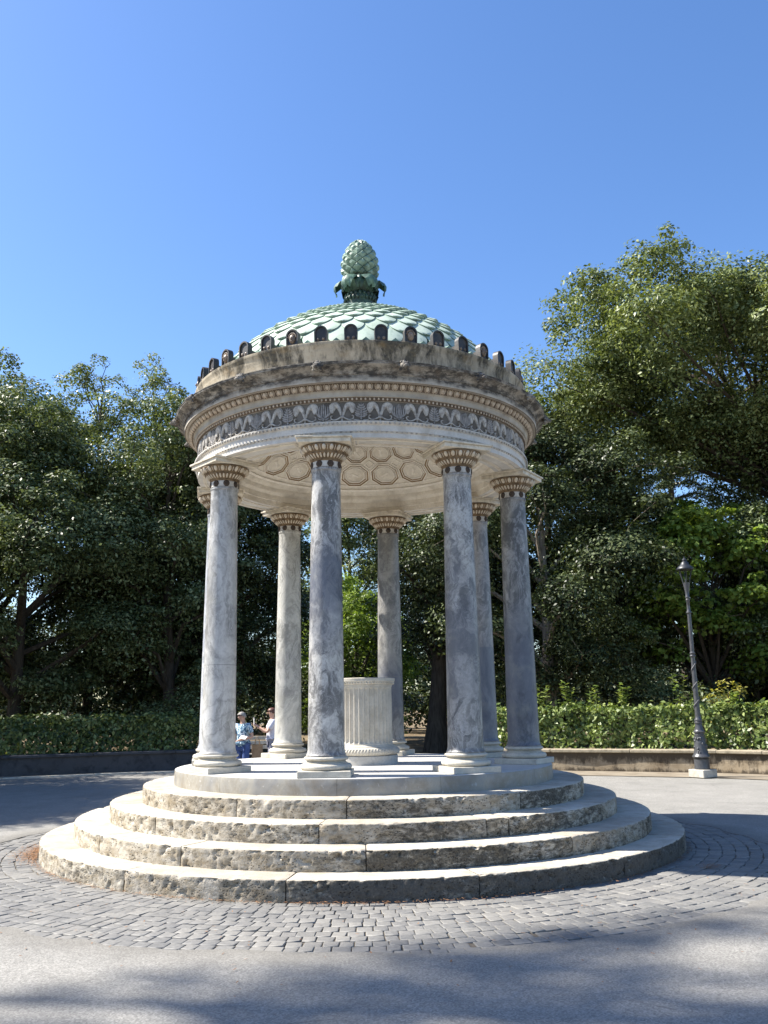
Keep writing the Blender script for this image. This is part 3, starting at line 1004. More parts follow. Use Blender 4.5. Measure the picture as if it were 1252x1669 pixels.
# inner face of the entablature, stepping up to the ceiling
inn = MB()
inn.lathe([(1.88, Z_ARC), (1.88, 4.74), (1.874, 4.742), (1.866, 4.75), (1.866, 4.83), (1.858, 4.834), (1.84, 4.85), (1.815, 4.862), (1.81, 4.87), (1.81, 4.93),
           (1.80, 4.935), (1.775, 4.95), (1.75, 4.972), (1.742, 4.98), (1.742, 5.0)], 160)
inn.build('inner_face', M['ceil'], architrave, 35)
for k in range(8):                            # sunk panel frames in the soffit between the columns
    a = A0 + (k + .5) * PI / 4
    w2 = .235
    for r0, r1, dz, e in ((1.95, 2.17, .012, 0), (1.975, 2.145, .007, .02)):
        m = MB()
        for (ra, rb, aa, bb) in ((r0, r0 + .018, a - w2 + e, a + w2 - e), (r1 - .018, r1, a - w2 + e, a + w2 - e)):
            m.lathe([(ra, Z_ARC - .0005), (ra, Z_ARC - dz), (rb, Z_ARC - dz), (rb, Z_ARC - .0005)], 16, a0=aa, a1=bb)
        for aa in (a - w2 + e, a + w2 - e - .009):
            m.lathe([(r0 + .018, Z_ARC - .0005), (r0 + .018, Z_ARC - dz), (r1 - .018, Z_ARC - dz), (r1 - .018, Z_ARC - .0005)], 2, a0=aa, a1=aa + .009)
        m.build('soffit_panel', M['ceil'], architrave, 30)

# ---- frieze with palmettes and scrolls
RF = 2.236
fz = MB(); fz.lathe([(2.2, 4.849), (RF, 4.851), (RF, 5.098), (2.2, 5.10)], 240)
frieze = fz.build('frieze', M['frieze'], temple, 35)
def ribbon(m, path, wid, h, lift=.004):
    """raised band on the frieze: path in (u, v) metres, wid per point, mapped to a mesh at y=-h"""
    n = len(path); V = []; F = []
    for i in range(n):
        a = Vector(path[max(i - 1, 0)]); b = Vector(path[min(i + 1, n - 1)])
        d = (b - a); d = d / (d.length + 1e-9); nn = Vector((-d.y, d.x))
        c = Vector(path[i]); w_ = wid[i] * .62
        for s_, hh in ((-1, 0), (-.55, h), (.55, h), (1, 0)):
            q = c + nn * (w_ * s_)
            V.append((q.x, -(hh + lift), q.y))
    for i in range(n - 1):
        for j in range(3):
            F.append((i * 4 + j, i * 4 + j + 1, i * 4 + 5 + j, i * 4 + 4 + j))
    m.add(V, F)
def bend(m, r0):
    m.v = [((r0 - y) * math.sin(x / r0), -(r0 - y) * math.cos(x / r0) + r0, z) for x, y, z in m.v]
def quad(p0, p1, p2, n=6):
    return [tuple((1 - t) ** 2 * a + 2 * t * (1 - t) * b + t * t * c for a, b, c in zip(p0, p1, p2)) for t in [i / n for i in range(n + 1)]]
pa = MB()
for s_ in (-1, 1):
    for (ux, vx, tx, ty, wd) in ((.030, .07, .018, .205, .017), (.062, .08, .046, .19, .017), (.09, .10, .068, .165, .016)):
        ribbon(pa, quad((s_ * .006, .045), (s_ * ux * 1.25, vx), (s_ * tx, ty)), [.008, .012, wd, wd, wd, wd * .9, .006], .014)
    ribbon(pa, quad((s_ * .012, .04), (s_ * .05, .03), (s_ * .062, .055)), [.008, .012, .014, .014, .012, .01, .004], .012)
ribbon(pa, quad((0, .04), (0, .12), (0, .218)), [.006, .012, .018, .02, .02, .015, .004], .018)
pa.ell((0, -.01, .03), (.014, .012, .014), 6, 4)
bend(pa, RF)
me_pa = pa.mesh('palmette', M['palm'], 40)
pb = MB()
for s_ in (-1, 1):
    for i in range(6):
        v0 = .055 + i * .026; L = (.07, .075, .072, .06, .045, .028)[i]
        ribbon(pb, quad((s_ * .006, v0), (s_ * L * .6, v0 + .004), (s_ * L, v0 + .03)), [.010, .018, .022, .022, .018, .012, .003], .013)
ribbon(pb, quad((0, .035), (0, .12), (0, .222)), [.010, .014, .014, .014, .012, .010, .003], .020)
pb.ell((0, -.01, .028), (.013, .012, .013), 6, 4)
bend(pb, RF)
me_pb = pb.mesh('palmette', M['palm'], 40)
scr = MB()
for s_ in (-1, 1):
    ribbon(scr, quad((s_ * .014, .07), (s_ * .03, .20), (s_ * .085, .208), 7) + quad((s_ * .085, .208), (s_ * .125, .20), (s_ * .118, .10), 5)[1:],
           [.012, .02, .03, .036, .044, .05, .056, .06, .068, .072, .066, .05, .016], .017)
    ribbon(scr, quad((s_ * .012, .055), (s_ * .09, -.005), (s_ * .125, .035)) + quad((s_ * .125, .035), (s_ * .145, .075), (s_ * .108, .07), 5)[1:],
           [.016, .016, .016, .016, .015, .014, .013, .012, .011, .010, .009, .006], .02)
    ribbon(scr, quad((s_ * .12, .03), (s_ * .16, .01), (s_ * .20, .018)), [.008, .01, .01, .01, .01, .009, .004], .012)
scr.ell((0, -.012, .052), (.026, .016, .020), 8, 5)
scr.ell((0, -.012, .018), (.012, .012, .014), 6, 4)
ribbon(scr, quad((0, .06), (0, .09), (0, .125)), [.016, .02, .02, .018, .014, .01, .004], .014)
bend(scr, RF)
me_sc = scr.mesh('scroll', M['ornament'], 40)
for k in range(32):
    a = 2 * PI * k / 32
    me = me_pb if k % 2 == 0 else me_pa
    link('palmette', me, frieze, (RF * math.sin(a) - RF * math.sin(a), 0, 4.857), (0, 0, a)).location = (RF * math.sin(a), -RF * math.cos(a), 4.857)
    b = 2 * PI * (k + .5) / 32
    link('scroll', me_sc, frieze, (RF * math.sin(b), -RF * math.cos(b), 4.857), (0, 0, b))

# ---- cornice
co = MB()
co.lathe([(2.2, 5.098), (2.246, 5.100), (2.25, 5.108), (2.268, 5.126), (2.286, 5.138), (2.300, 5.142), (2.300, 5.150), (2.296, 5.154), (2.302, 5.196), (2.312, 5.204), (2.312, 5.210),
          (2.325, 5.214), (2.345, 5.232), (2.366, 5.255), (2.372, 5.272), (2.372, 5.276), (2.42, 5.280), (2.428, 5.272), (2.436, 5.280), (2.440, 5.355), (2.452, 5.358),
          (2.456, 5.37), (2.47, 5.395), (2.505, 5.425), (2.535, 5.438), (2.548, 5.452), (2.550, 5.470), (2.556, 5.472), (2.556, 5.481), (2.545, 5.484), (2.30, 5.50)], 240)
cornice = co.build('cornice', M['cornice'], temple, 35)
bd = MB()
for k in range(280):
    a = 2 * PI * k / 280
    bd.ell((2.276 * math.sin(a), -2.276 * math.cos(a), 5.118), (.014, .012, .017), 5, 3, Matrix.Rotation(a, 3, 'Z'))
tag(bd.build('dart_moulding', M['egg'], cornice, 180), kind='stuff')
eg = MB()
eg.ell((0, -.004, .0), (.027, .022, .034), 8, 5, Matrix.Rotation(R(38), 3, 'X'))
for s_ in (-1, 1):
    eg.tube([(s_ * .022, -.028, .030), (s_ * .036, -.014, .01), (s_ * .028, .008, -.022), (s_ * .008, .016, -.036)], [.005, .006, .006, .004], 4)
me_eg = eg.mesh('egg', M['egg'], 180)
for k in range(150):
    a = 2 * PI * k / 150
    link('egg', me_eg, cornice, (2.352 * math.sin(a), -2.352 * math.cos(a), 5.243), (0, 0, a))
sp_ = MB()                                      # lion head water spout
sp_.ell((0, -.03, 0), (.055, .05, .052), 10, 6)
sp_.ell((0, -.075, -.016), (.030, .034, .026), 8, 5)
for s_ in (-1, 1):
    sp_.ell((s_ * .038, -.03, .046), (.016, .014, .018), 6, 4)
    sp_.ell((s_ * .018, -.073, .014), (.010, .010, .008), 6, 3)
    for q in range(4):
        an = R(-40 + q * 45)
        sp_.ell((s_ * .058 * math.cos(an), -.018, .058 * math.sin(an)), (.018, .018, .018), 6, 4)
me_sp = sp_.mesh('lion_spout', M['cornice'], 180)
for k in range(16):
    a = 2 * PI * (k + .5) / 16
    link('lion_spout', me_sp, cornice, (2.533 * math.sin(a), -2.533 * math.cos(a), 5.425), (0, 0, a))

# ---- attic course and antefixes
at = MB()
at.lathe([(2.30, 5.478), (2.300, 5.50), (2.285, 5.512), (2.282, 5.70), (2.288, 5.712), (2.290, 5.735), (2.296, 5.76), (2.312, 5.79), (2.316, 5.80), (2.316, 5.828), (2.308, 5.834), (2.0, 5.86)], 240)
attic = at.build('attic_course', M['attic'], temple, 35)
def arch_outline(wd, h, n=10):
    pts = [(-wd * .47, 0), (-wd * .5, h - wd * .5)]
    pts += [(-wd * .5 * math.cos(PI * i / n), h - wd * .5 + wd * .5 * math.sin(PI * i / n)) for i in range(1, n)]
    return pts + [(wd * .5, h - wd * .5), (wd * .47, 0)]
an = MB()
o1, o2 = arch_outline(.160, .212), arch_outline(.128, .194)
n_ = len(o1)
V = [(x, -.03, z) for x, z in o1] + [(x, -.03, z) for x, z in o2] + [(x, -.012, z) for x, z in o2] + [(x, .045, z) for x, z in o1]
F = []
for i in range(n_ - 1):
    F += [(i, i + 1, n_ + i + 1, n_ + i), (n_ + i, n_ + i + 1, 2 * n_ + i + 1, 2 * n_ + i), (3 * n_ + i, 3 * n_ + i + 1, i + 1, i)]
F += [tuple(2 * n_ + i for i in range(n_)), tuple(3 * n_ + i for i in range(n_ - 1, -1, -1))]
an.add(V, F)
an.box((0, .10, .06), (.05, .07, .05))
me_an = an.mesh('antefix', M['antefix'], 40)
em1 = MB()                                      # palmette emblem
for s_ in (-1, 0, 1):
    for (tx, ty) in ((.0, .19),) if s_ == 0 else ((.034, .178), (.052, .145), (.055, .11)):
        ribbon(em1, quad((s_ * .005, .06), (s_ * tx * .8, (ty + .07) / 2), (s_ * tx, ty), 4), [.006, .012, .015, .014, .004], .014, -.004)
for s_ in (-1, 1):
    em1.ell((s_ * .032, -.014, .045), (.022, .012, .022), 8, 4); em1.ell((s_ * .032, -.024, .045), (.008, .008, .008), 6, 3)
me_em1 = em1.mesh('emblem', M['emblem'], 180)
em2 = MB()                                      # mask emblem
em2.ell((0, -.012, .09), (.042, .034, .06), 10, 7)
em2.ell((0, -.048, .088), (.009, .012, .020), 6, 4)
em2.ell((0, -.040, .058), (.016, .008, .006), 6, 3)
for s_ in (-1, 1):
    em2.ell((s_ * .018, -.040, .100), (.010, .006, .006), 6, 3)
for q in range(9):
    a = PI * (q + .5) / 9
    em2.ell((.050 * math.cos(a), -.016, .105 + .055 * math.sin(a)), (.013, .014, .013), 6, 4)
me_em2 = em2.mesh('emblem', M['emblem'], 180)
for k in range(40):
    a = R(6.15 + 9 * k)
    f = link('antefix', me_an, temple, (2.262 * math.sin(a), -2.262 * math.cos(a), 5.834), (0, 0, a))
    link('emblem', me_em2 if k % 3 == 1 else me_em1, f)

# ---- dome of overlapping scales
RS, ZS = 2.40, 4.70
do = MB()
do.lathe([(RS * math.sin(t) - .02, ZS + RS * math.cos(t) - .02) for t in np.linspace(R(66), R(2), 30)], 96)
dome = do.build('dome', M['bronze_dark'], temple, 60)
def tile_mesh(th0, th1, n_around, name='tile'):
    """scale from lower tip angle th0 up to th1+ (polar angles from the top), tip towards -Y"""
    wa = PI / n_around * 1.0
    NU, NV = 7, 8
    V = []
    top = th1 - (th0 - th1) * .95
    for j in range(NV + 1):
        t = (j / NV) ** 1.7                        # 0 tip, 1 top
        th = th0 + (top - th0) * t
        tt = (th0 - th) / (th0 - th1)
        hw = wa * (math.sqrt(max(0, 1 - (1 - min(tt, 1)) ** 2.0)) if tt < 1 else 1.0)
        hw = max(hw, wa * .06) * .97
        for i in range(NU):
            s_ = -1 + 2 * i / (NU - 1)
            ths = th
            lift = (.056 - .052 * min(1, tt / 1.95)) + .012 * (1 - s_ * s_)
            r_ = RS + lift - .02
            ph = s_ * hw
            V.append((r_ * math.sin(ths) * math.sin(ph), -r_ * math.sin(ths) * math.cos(ph), ZS + r_ * math.cos(ths)))
    F = []
    for j in range(NV):
        for i in range(NU - 1):
            F.append((j * NU + i, j * NU + i + 1, (j + 1) * NU + i + 1, (j + 1) * NU + i))
    # rim dropping back to the dome along the lower edge, darkened to draw its shadow line
    rim = [j * NU for j in range(6, 0, -1)] + list(range(0, NU)) + [j * NU + NU - 1 for j in range(1, 7)]
    b = len(V)
    for q in rim:
        x, y, z = V[q]; d = Vector((x, y, z - ZS)); d *= (RS - .03) / d.length
        V.append((d.x, d.y, d.z + ZS))
    m = MB(); m.add(V, F)
    m.cur = 1
    for i in range(len(rim) - 1):
        m.f.append([rim[i + 1], rim[i], b + i, b + i + 1]); m.mi.append(1)
    return m.mesh(name, [M['patina'], M['bronze']], 40)
rows = []
r_ = 2.10
while r_ > .42:
    rows.append(math.asin(min(.999, r_ / RS))); r_ *= .932
rows.append(math.asin(r_ / RS)); rows.append(math.asin(r_ * .932 / RS))
count = 0
rest = MB()
for k in range(len(rows) - 2):
    me = tile_mesh(rows[k], rows[k + 1], 40)
    vs = [Vector(v.co) for v in me.vertices]; fs = [list(p.vertices) for p in me.polygons]; ms = [p.material_index for p in me.polygons]
    for j in range(40):
        a = R(6.15 + 9 * (j + (.5 if k % 2 else 0)) + 4.5)
        a = (a + PI) % (2 * PI) - PI
        if abs(a) < R(100) and count < 300 and k < 14:
            link('tile', me, dome, rot=(0, 0, a)); count += 1
        else:
            Mx = Matrix.Rotation(a, 3, 'Z')
            rest.add([Mx @ v for v in vs], fs); rest.mi[-len(ms):] = ms
tag(rest.build('tiles_beyond', [M['patina'], M['bronze']], dome, 40), kind='stuff')
bd = MB(); bd.ell((0, 0, .01), (.043, .043, .05), 8, 6)
me_bd = bd.mesh('bead', M['patina'], 180)
for k in range(34):
    a = 2 * PI * k / 34
    link('bead', me_bd, dome, (.47 * math.sin(a), -.47 * math.cos(a), ZS + math.sqrt(RS ** 2 - .47 ** 2)))
tr = MB()                                        # small dark ridges between the antefixes
tr.add([(-.075, -.02, 0), (.075, -.02, 0), (0, -.02, .062), (-.075, .2, .03), (.075, .2, .03), (0, .2, .10)], [(0, 1, 2), (0, 2, 5, 3), (1, 4, 5, 2)])
me_tr = tr.mesh('ridge_tile', M['bronze'])
for k in range(40):
    a = R(6.15 + 9 * k + 4.5)
    link('ridge_tile', me_tr, dome, (2.22 * math.sin(a), -2.22 * math.cos(a), 5.84), (0, 0, a))

# ---- pine cone finial
fi = MB()
fi.lathe([(.30, 7.02), (.26, 7.10), (.215, 7.20), (.20, 7.36), (.215, 7.42), (.222, 7.45), (.205, 7.48), (.19, 7.50), (.15, 7.53), (.13, 7.60), (.16, 7.70), (.2, 7.80), (.1, 7.84)], 32)
finial = fi.build('finial', M['bronze_dark'], temple, 50)
def cone_pt(t, a, lift=0):
    """t 0 bottom .. 1 tip"""
    z = 7.755 + .635 * t
    r = .262 * math.sin(PI * (.5 + .5 * ((t - .28) / .72)) ) if t > .28 else .262 * (.80 + .20 * math.sin(PI / 2 * t / .28))
    r = max(r, .004) ** 1.0
    if t > .28: r = .262 * max(0.0, 1 - ((t - .28) / .725) ** 2.1) ** .62
    return ((r + lift) * math.sin(a), -(r + lift) * math.cos(a), z + lift * .35 * (t - .3))
cm = MB()
NT_, NA_ = 14, 48
V = [cone_pt(j / NT_, 2 * PI * i / NA_, -.012) for j in range(NT_ + 1) for i in range(NA_)]
F = [(j * NA_ + i, j * NA_ + (i + 1) % NA_, (j + 1) * NA_ + (i + 1) % NA_, (j + 1) * NA_ + i) for j in range(NT_) for i in range(NA_)]
cm.add(V, F); cm.build('cone_core', M['bronze_dark'], finial, 60)
ts = np.linspace(-.06, 1.0, 11)
NSC = 10
for j in range(10):
    t0, t1 = ts[j], ts[min(j + 2, 10)]
    tm = (t0 + t1) / 2
    for i in range(NSC):
        a = 2 * PI * (i + .5 * (j % 2)) / NSC + .15
        wa = PI / NSC
        m = MB()
        g = .94
        q = [cone_pt(max(0, tm + (t0 - tm) * g), a, 0), cone_pt(tm, a + wa * g, 0), cone_pt(min(1, tm + (t1 - tm) * g), a, 0), cone_pt(tm, a - wa * g, 0)]
        ap = [cone_pt(max(0, min(1, tm + (t_ - tm) * .36 + .008)), a + da * .36, .032 * (1 - .5 * tm)) for t_, da in ((t0, 0), (tm, wa), (t1, 0), (tm, -wa))]
        bs = [cone_pt(max(0, min(1, tm + (t_ - tm) * g)), a + da * g, -.02) for t_, da in ((t0, 0), (tm, wa), (t1, 0), (tm, -wa))]
        m.add(q + ap + bs, [(0, 1, 5, 4), (1, 2, 6, 5), (2, 3, 7, 6), (3, 0, 4, 7), (4, 5, 6, 7), (8, 9, 1, 0), (9, 10, 2, 1), (10, 11, 3, 2), (11, 8, 0, 3)])
        m.build('cone_scale', M['bronze'], finial)
def acanthus(wide, out, h):
    m = MB()
    n = 9; V = []; F = []
    path = [(.15, 7.48), (.165, 7.56), (.20, 7.64), (.25 * out, 7.70), (.31 * out, 7.725 * h), (.36 * out, 7.70 * h), (.39 * out, 7.645 * h), (.385 * out, 7.585 * h), (.36 * out, 7.545 * h)]
    wd = [.05, .075, .10, .115, .115, .105, .09, .065, .02]
    for i, (r, z) in enumerate(path):
        w_ = wd[i] * wide * (1 + .16 * (-1) ** i)
        for s_ in (-1, -.5, 0, .5, 1):
            V.append((w_ * s_, -(r - .03 * s_ * s_ - .012 * (abs(s_) == .5)), z - .035 * s_ * s_ * (i > 2) - (.04 if abs(s_) == 1 and i % 2 and i > 2 else 0)))
    for i in range(n - 1):
        for j in range(4):
            F.append((i * 5 + j, i * 5 + j + 1, i * 5 + 6 + j, i * 5 + 5 + j))
    m.add(V, F)
    return m
me_ac = acanthus(1.0, 1.0, 1.0).mesh('acanthus_leaf', M['bronze_leaf'], 60)
me_ac2 = acanthus(.7, .8, 1.0).mesh('acanthus_leaf', M['bronze_dark'], 60)
for k in range(6):
    link('acanthus_leaf', me_ac, finial, rot=(0, 0, R(k * 60 + 28)))
    link('acanthus_leaf', me_ac2, finial, loc=(0, 0, .012), rot=(0, 0, R(k * 60 + 58)))
cr = MB()
for k in range(22):
    a = 2 * PI * k / 22
    cr.ell((.218 * math.sin(a), -.218 * math.cos(a), 7.47), (.022, .02, .035), 6, 4)
    cr.ell((.225 * math.sin(a + .14), -.225 * math.cos(a + .14), 7.41), (.022, .02, .035), 6, 4)
tag(cr.build('collar_leaves', M['bronze_dark'], finial, 180), kind='stuff')

# ---- inner dome with octagonal coffers
ic_r = np.array([0, .45, .85, 1.2, 1.5, 1.66, 1.742]); ic_z = np.array([5.93, 5.87, 5.72, 5.47, 5.19, 5.05, 4.99])
def icz(r): return float(np.interp(r, ic_r, ic_z))
ce = MB()
ce.lathe([(r, icz(r)) for r in np.linspace(1.742, 0.01, 40)], 120)
ceiling = ce.build('ceiling', M['ceil'], temple, 180)
def ceil_pt(r, a, d):
    e = .01
    s_ = (icz(r + e) - icz(r - e)) / (2 * e)
    nx, nz = s_, -1.0                      # downward normal
    L = math.hypot(nx, nz); nx /= L; nz /= L
    rr, zz = r + nx * d, icz(r) + nz * d
    return (rr * math.sin(a), -rr * math.cos(a), zz)
# arc length along the meridian
rs = np.linspace(0, 1.742, 400); ss = np.concatenate([[0], np.cumsum(np.hypot(np.diff(rs), np.diff([icz(q) for q in rs])))])
def r_of_s(s_): return float(np.interp(s_, ss, rs))
def s_of_r(q): return float(np.interp(q, rs, ss))
def coffer(ac, sc, wa, hs, seed):
    m = MB()
    rnd = random.Random(seed)
    def octo(k, d):
        return [ceil_pt(r_of_s(sc + hs * k * math.sin(PI / 8 + PI / 4 * i) / math.cos(PI / 8)), ac + wa * k * math.cos(PI / 8 + PI / 4 * i) / math.cos(PI / 8), d) for i in range(8)]
    rings = [octo(1.0, .001), octo(.985, .020), octo(.92, .022), octo(.885, .004), octo(.83, .004), octo(.815, .016), octo(.77, .016), octo(.73, .0015)]
    V = [q for r_ in rings for q in r_]
    F = []
    for k in range(len(rings) - 1):
        F = []
        for i in range(8):
            j = (i + 1) % 8
            F.append((i, j, 8 + j, 8 + i))
        m.cur = 1 if k in (2, 3, 6) else 0
        m.add(rings[k] + rings[k + 1], F)
    m.cur = 0
    n = 18; b = len(m.v)                                   # round medallion with a small worn relief figure
    V = [ceil_pt(r_of_s(sc + hs * q * math.sin(2 * PI * i / n)), ac + wa * q * math.cos(2 * PI * i / n), d) for q, d in ((.70, .002), (.68, .010), (.63, .010), (.61, .004)) for i in range(n)]
    F = [(k * n + i, k * n + (i + 1) % n, k * n + n + (i + 1) % n, k * n + n + i) for k in range(3) for i in range(n)]
    m.add(V, F)
    x, y, z = ceil_pt(r_of_s(sc), ac, 0)
    Mx = Matrix.Rotation(ac, 3, 'Z')
    slope = math.atan2(icz(r_of_s(sc) + .02) - icz(r_of_s(sc) - .02), .04)
    Mx = Mx @ Matrix.Rotation(-slope, 3, 'X')
    ang = rnd.uniform(0, PI)
    L = .055
    for q in range(5):                                     # animal body, legs, head
        dx = math.cos(ang) * L * (q - 2) * .45; dy = math.sin(ang) * L * (q - 2) * .45
        p_ = Mx @ Vector((dx, dy, 0))
        m.ell((x + p_.x, y + p_.y, z + p_.z), (.026, .021, .012), 6, 4, Mx)
    for q, s2 in ((-2, 1), (1.5, 1), (2.4, -1), (-1.2, 1)):
        p_ = Mx @ Vector((math.cos(ang) * L * q * .5 - math.sin(ang) * s2 * .032, math.sin(ang) * L * q * .5 + math.cos(ang) * s2 * .032, 0))
        m.ell((x + p_.x, y + p_.y, z + p_.z), (.011, .015, .009), 5, 3, Mx)
    return m
NCO = 20
sr = [s_of_r(1.5), s_of_r(1.5) - .40, s_of_r(1.5) - .72]
for row, (sc, hs) in enumerate(zip(sr, (.205, .17, .135))):
    rc_ = r_of_s(sc)
    for k in range(NCO):
        ac = R(166 + k * 18)
        coffer(ac, sc, PI / NCO * .96, hs, row * 50 + k).build('coffer', [M['ceilrelief'], M['ceilgroove']], ceiling, 30)
for row in range(2):
    sm_ = (sr[row] + sr[row + 1]) / 2
    for k in range(NCO):
        ac = R(166 + k * 18 + 9)
        m = MB()
        q0 = [(1, 0), (0, 1), (-1, 0), (0, -1)]
        wa, hs = .062, .085
        V = [ceil_pt(r_of_s(sm_ + hs * f * y), ac + wa * f * x, d) for f, d in ((1, .001), (.95, .014), (.78, .014), (.72, .002)) for x, y in q0]
        m.add(V, [(kk * 4 + i, kk * 4 + (i + 1) % 4, kk * 4 + 4 + (i + 1) % 4, kk * 4 + 4 + i) for kk in range(3) for i in range(4)])
        m.build('lozenge', M['ceilrelief'], ceiling, 30)
eb = MB()
for r0, r1, d in ((1.705, 1.735, .022), (1.64, 1.655, .012)):
    for k in range(120):
        pass
    eb.add([ceil_pt(r, 2 * PI * k / 120, dd) for k in range(120) for r, dd in ((r1, .0), (r1, d), (r0, d), (r0, 0.0))],
           [(k * 4 + j, ((k + 1) % 120) * 4 + j, ((k + 1) % 120) * 4 + j + 1, k * 4 + j + 1) for k in range(120) for j in range(3)])
eb.build('ceiling_rim', M['ceilrelief'], ceiling, 40)

# ------------------------------------------------------------------ fluted altar on the platform
alt = tag(empty('fluted_altar', (0, 0, .912)), 'fluted round marble altar standing in the middle of the temple floor', 'altar')
m = MB()
for q in range(4):
    m.lathe([(.30, 0), (.438, 0), (.440, .105), (.432, .112), (.3, .112)], 14, a0=q * PI / 2 + .22, a1=(q + 1) * PI / 2 + .218)
m.build('base_drum', M['altar_base'], alt, 40)
m = MB(); m.lathe([(.40, .112)] + arc((.405, .165), (.052, .052), -PI / 2, PI / 2, 8) + [(.408, .220), (.404, .228), (.385, .235), (.378, .25)], 72)
tor = m.build('torus', M['altar'], alt, 50)
m = MB()
for k in range(72):
    a = 2 * PI * k / 72
    d = Vector((math.cos(a), math.sin(a), 0))
    q = [((.458) * math.sin(a + s_ * .06), -(.458) * math.cos(a + s_ * .06), .165 + s_ * .04) for s_ in (-1, -.3, .3, 1)]
    q = [((.44 + .018 * math.cos(s_ * 1.2)) * math.sin(a + s_ * .055), -(.44 + .018 * math.cos(s_ * 1.2)) * math.cos(a + s_ * .055), .165 + s_ * .036) for s_ in (-1, -.3, .3, 1)]
    m.tube(q, [.005, .009, .009, .005], 5)
tag(m.build('guilloche', M['altar'], tor, 180), kind='stuff')
NF = 36
def flute(r, z, a):
    t = (a * NF / (2 * PI)) % 1.0
    f = abs(t - .5) * 2                         # 1 at the arris
    depth = .027 * math.sqrt(max(0, 1 - (f / .86) ** 2)) if f < .86 else 0
    e = max(0.0, min(1, (z - .262) / .03, (.965 - z) / .03))
    return r - depth * math.sqrt(e)
m = MB()
pr = [(.376, .245), (.374, .262)] + [(.373 - .006 * t, .262 + .703 * t) for t in (.008, .02, .04, .1, .3, .5, .7, .9, .96, .98, .992)] + [(.367, .968), (.367, .985), (.30, .987)]
m.lathe(pr, NF * 10, fn=flute)
m.build('fluted_drum', M['altar'], alt, 40)
m = MB(); m.lathe([(.36, .982), (.372, .985), (.376, .995), (.372, 1.003), (.378, 1.006), (.392, 1.03), (.405, 1.045), (.412, 1.05), (.414, 1.085), (.408, 1.09), (.34, 1.094), (.30, 1.07), (0.0, 1.05)], 72)
cap = m.build('cap', M['altar'], alt, 40)
m = MB()
for k in range(64):
    a = 2 * PI * k / 64
    m.ell((.395 * math.sin(a), -.395 * math.cos(a), 1.028), (.014, .014, .02), 5, 3)
tag(m.build('leaf_moulding', M['altar'], cap, 180), kind='stuff')

# ------------------------------------------------------------------ low retaining walls with planted beds
def offset_line(pts, d):
    out = []
    for i, p in enumerate(pts):
        a = Vector(pts[max(i - 1, 0)]); b = Vector(pts[min(i + 1, len(pts) - 1)])
        t = (b - a).normalized(); n = Vector((-t.y, t.x))
        out.append(Vector(p) + n * d)
    return out
def resample(pts, step):
    P = [Vector(p) for p in pts]; out = [P[0]]
    for a, b in zip(P[:-1], P[1:]):
        n = max(1, int((b - a).length / step))
        out += [a.lerp(b, (i + 1) / n) for i in range(n)]
    return out
WALL_R = [(2.95, 11.55), (4.64, 10.75), (6.4, 9.98), (8.17, 9.12), (8.98, 8.5), (11.0, 6.6), (13.2, 3.9)]
WALL_L = [(-14.5, 8.6), (-11.6, 10.6), (-9.27, 11.74), (-7.19, 12.54), (-5.15, 13.2), (-4.45, 13.4)]
def low_wall(pts, label, z1=.52, face='wall', cope='coping'):
    root = tag(empty('low_wall', (pts[0][0], pts[0][1], 0)), label, 'wall', 'low walls round the square')
    off = Vector((pts[0][0], pts[0][1], 0))
    L = resample(pts, .25)
    f0, f1 = offset_line(L, 0), offset_line(L, .34)          # +d lies behind (away from the square)
    m = MB()
    V = []; F = []
    n = len(L)
    zs = [-.04, .02, .12, .25, .38, z1 - .07]
    for a, b in zip(f0, f1):
        for z in zs: V.append((a.x - off.x, a.y - off.y, z))
        for z in zs[::-1]: V.append((b.x - off.x, b.y - off.y, z))
    k = 2 * len(zs)
    P = np.array(V); wob = (fbm(P + [off.x, off.y, 0], 1.6, 4, 3) - .5) * .035
    P[:, 1] += wob
    V = [tuple(q) for q in P]
    for i in range(n - 1):
        for j in range(k - 1):
            F.append((i * k + j, (i + 1) * k + j, (i + 1) * k + j + 1, i * k + j + 1))
    F += [tuple(range(k)), tuple((n - 1) * k + j for j in range(k - 1, -1, -1))]
    m.add(V, F)
    m.build('wall_face', M[face], root, 60)
    C = resample(pts, 1.15)
    for a, b in zip(C[:-1], C[1:]):
        c = (a + b) / 2; d = (b - a); rz = math.atan2(d.y, d.x)
        nn = Vector((-d.y, d.x)).normalized()
        q = MB(); q.bbox((0, 0, 0), (d.length / 2 - .004, .235, .038), .014)
        q.build('coping_stone', M[cope], root, 30, (c.x + nn.x * .17 - off.x, c.y + nn.y * .17 - off.y, z1 - .032 + random.uniform(-.004, .004)), (random.uniform(-.008, .008), 0, rz))
    return root
low_wall(WALL_R, 'sunlit stained plaster wall with stone coping behind the street lamp')
M['dark_wall'] = stone('dark_plaster', (.075, .075, .08), (.018, .018, .02), .7, 3, .3, .9)  # near-black plaster that deepens the shade on the left wall
low_wall(WALL_L, 'low dark wall lying in deep shade below the hedge at the left edge', face='dark_wall', cope='dark_wall')

def bed(pts, name, depth=9):
    f = offset_line(resample(pts, 1.0), .30); b = offset_line(resample(pts, 1.0), depth)
    n = len(f); V = []; F = []
    for i in range(n):
        for t in (0, .1, .35, .7, 1):
            q = f[i].lerp(b[i], t)
            V.append((q.x, q.y, .43 * (1 - t ** 3) + .06 * (random.random() - .5) * (t > 0)))
    for i in range(n - 1):
        for j in range(4):
            F.append((i * 5 + j, (i + 1) * 5 + j, (i + 1) * 5 + j + 1, i * 5 + j + 1))
    m = MB(); m.add(V, F)
    tag(m.build(name, M['earth'], None, 180), kind='structure')
bed(WALL_R, 'planting_bed'); bed(WALL_L, 'planting_bed')

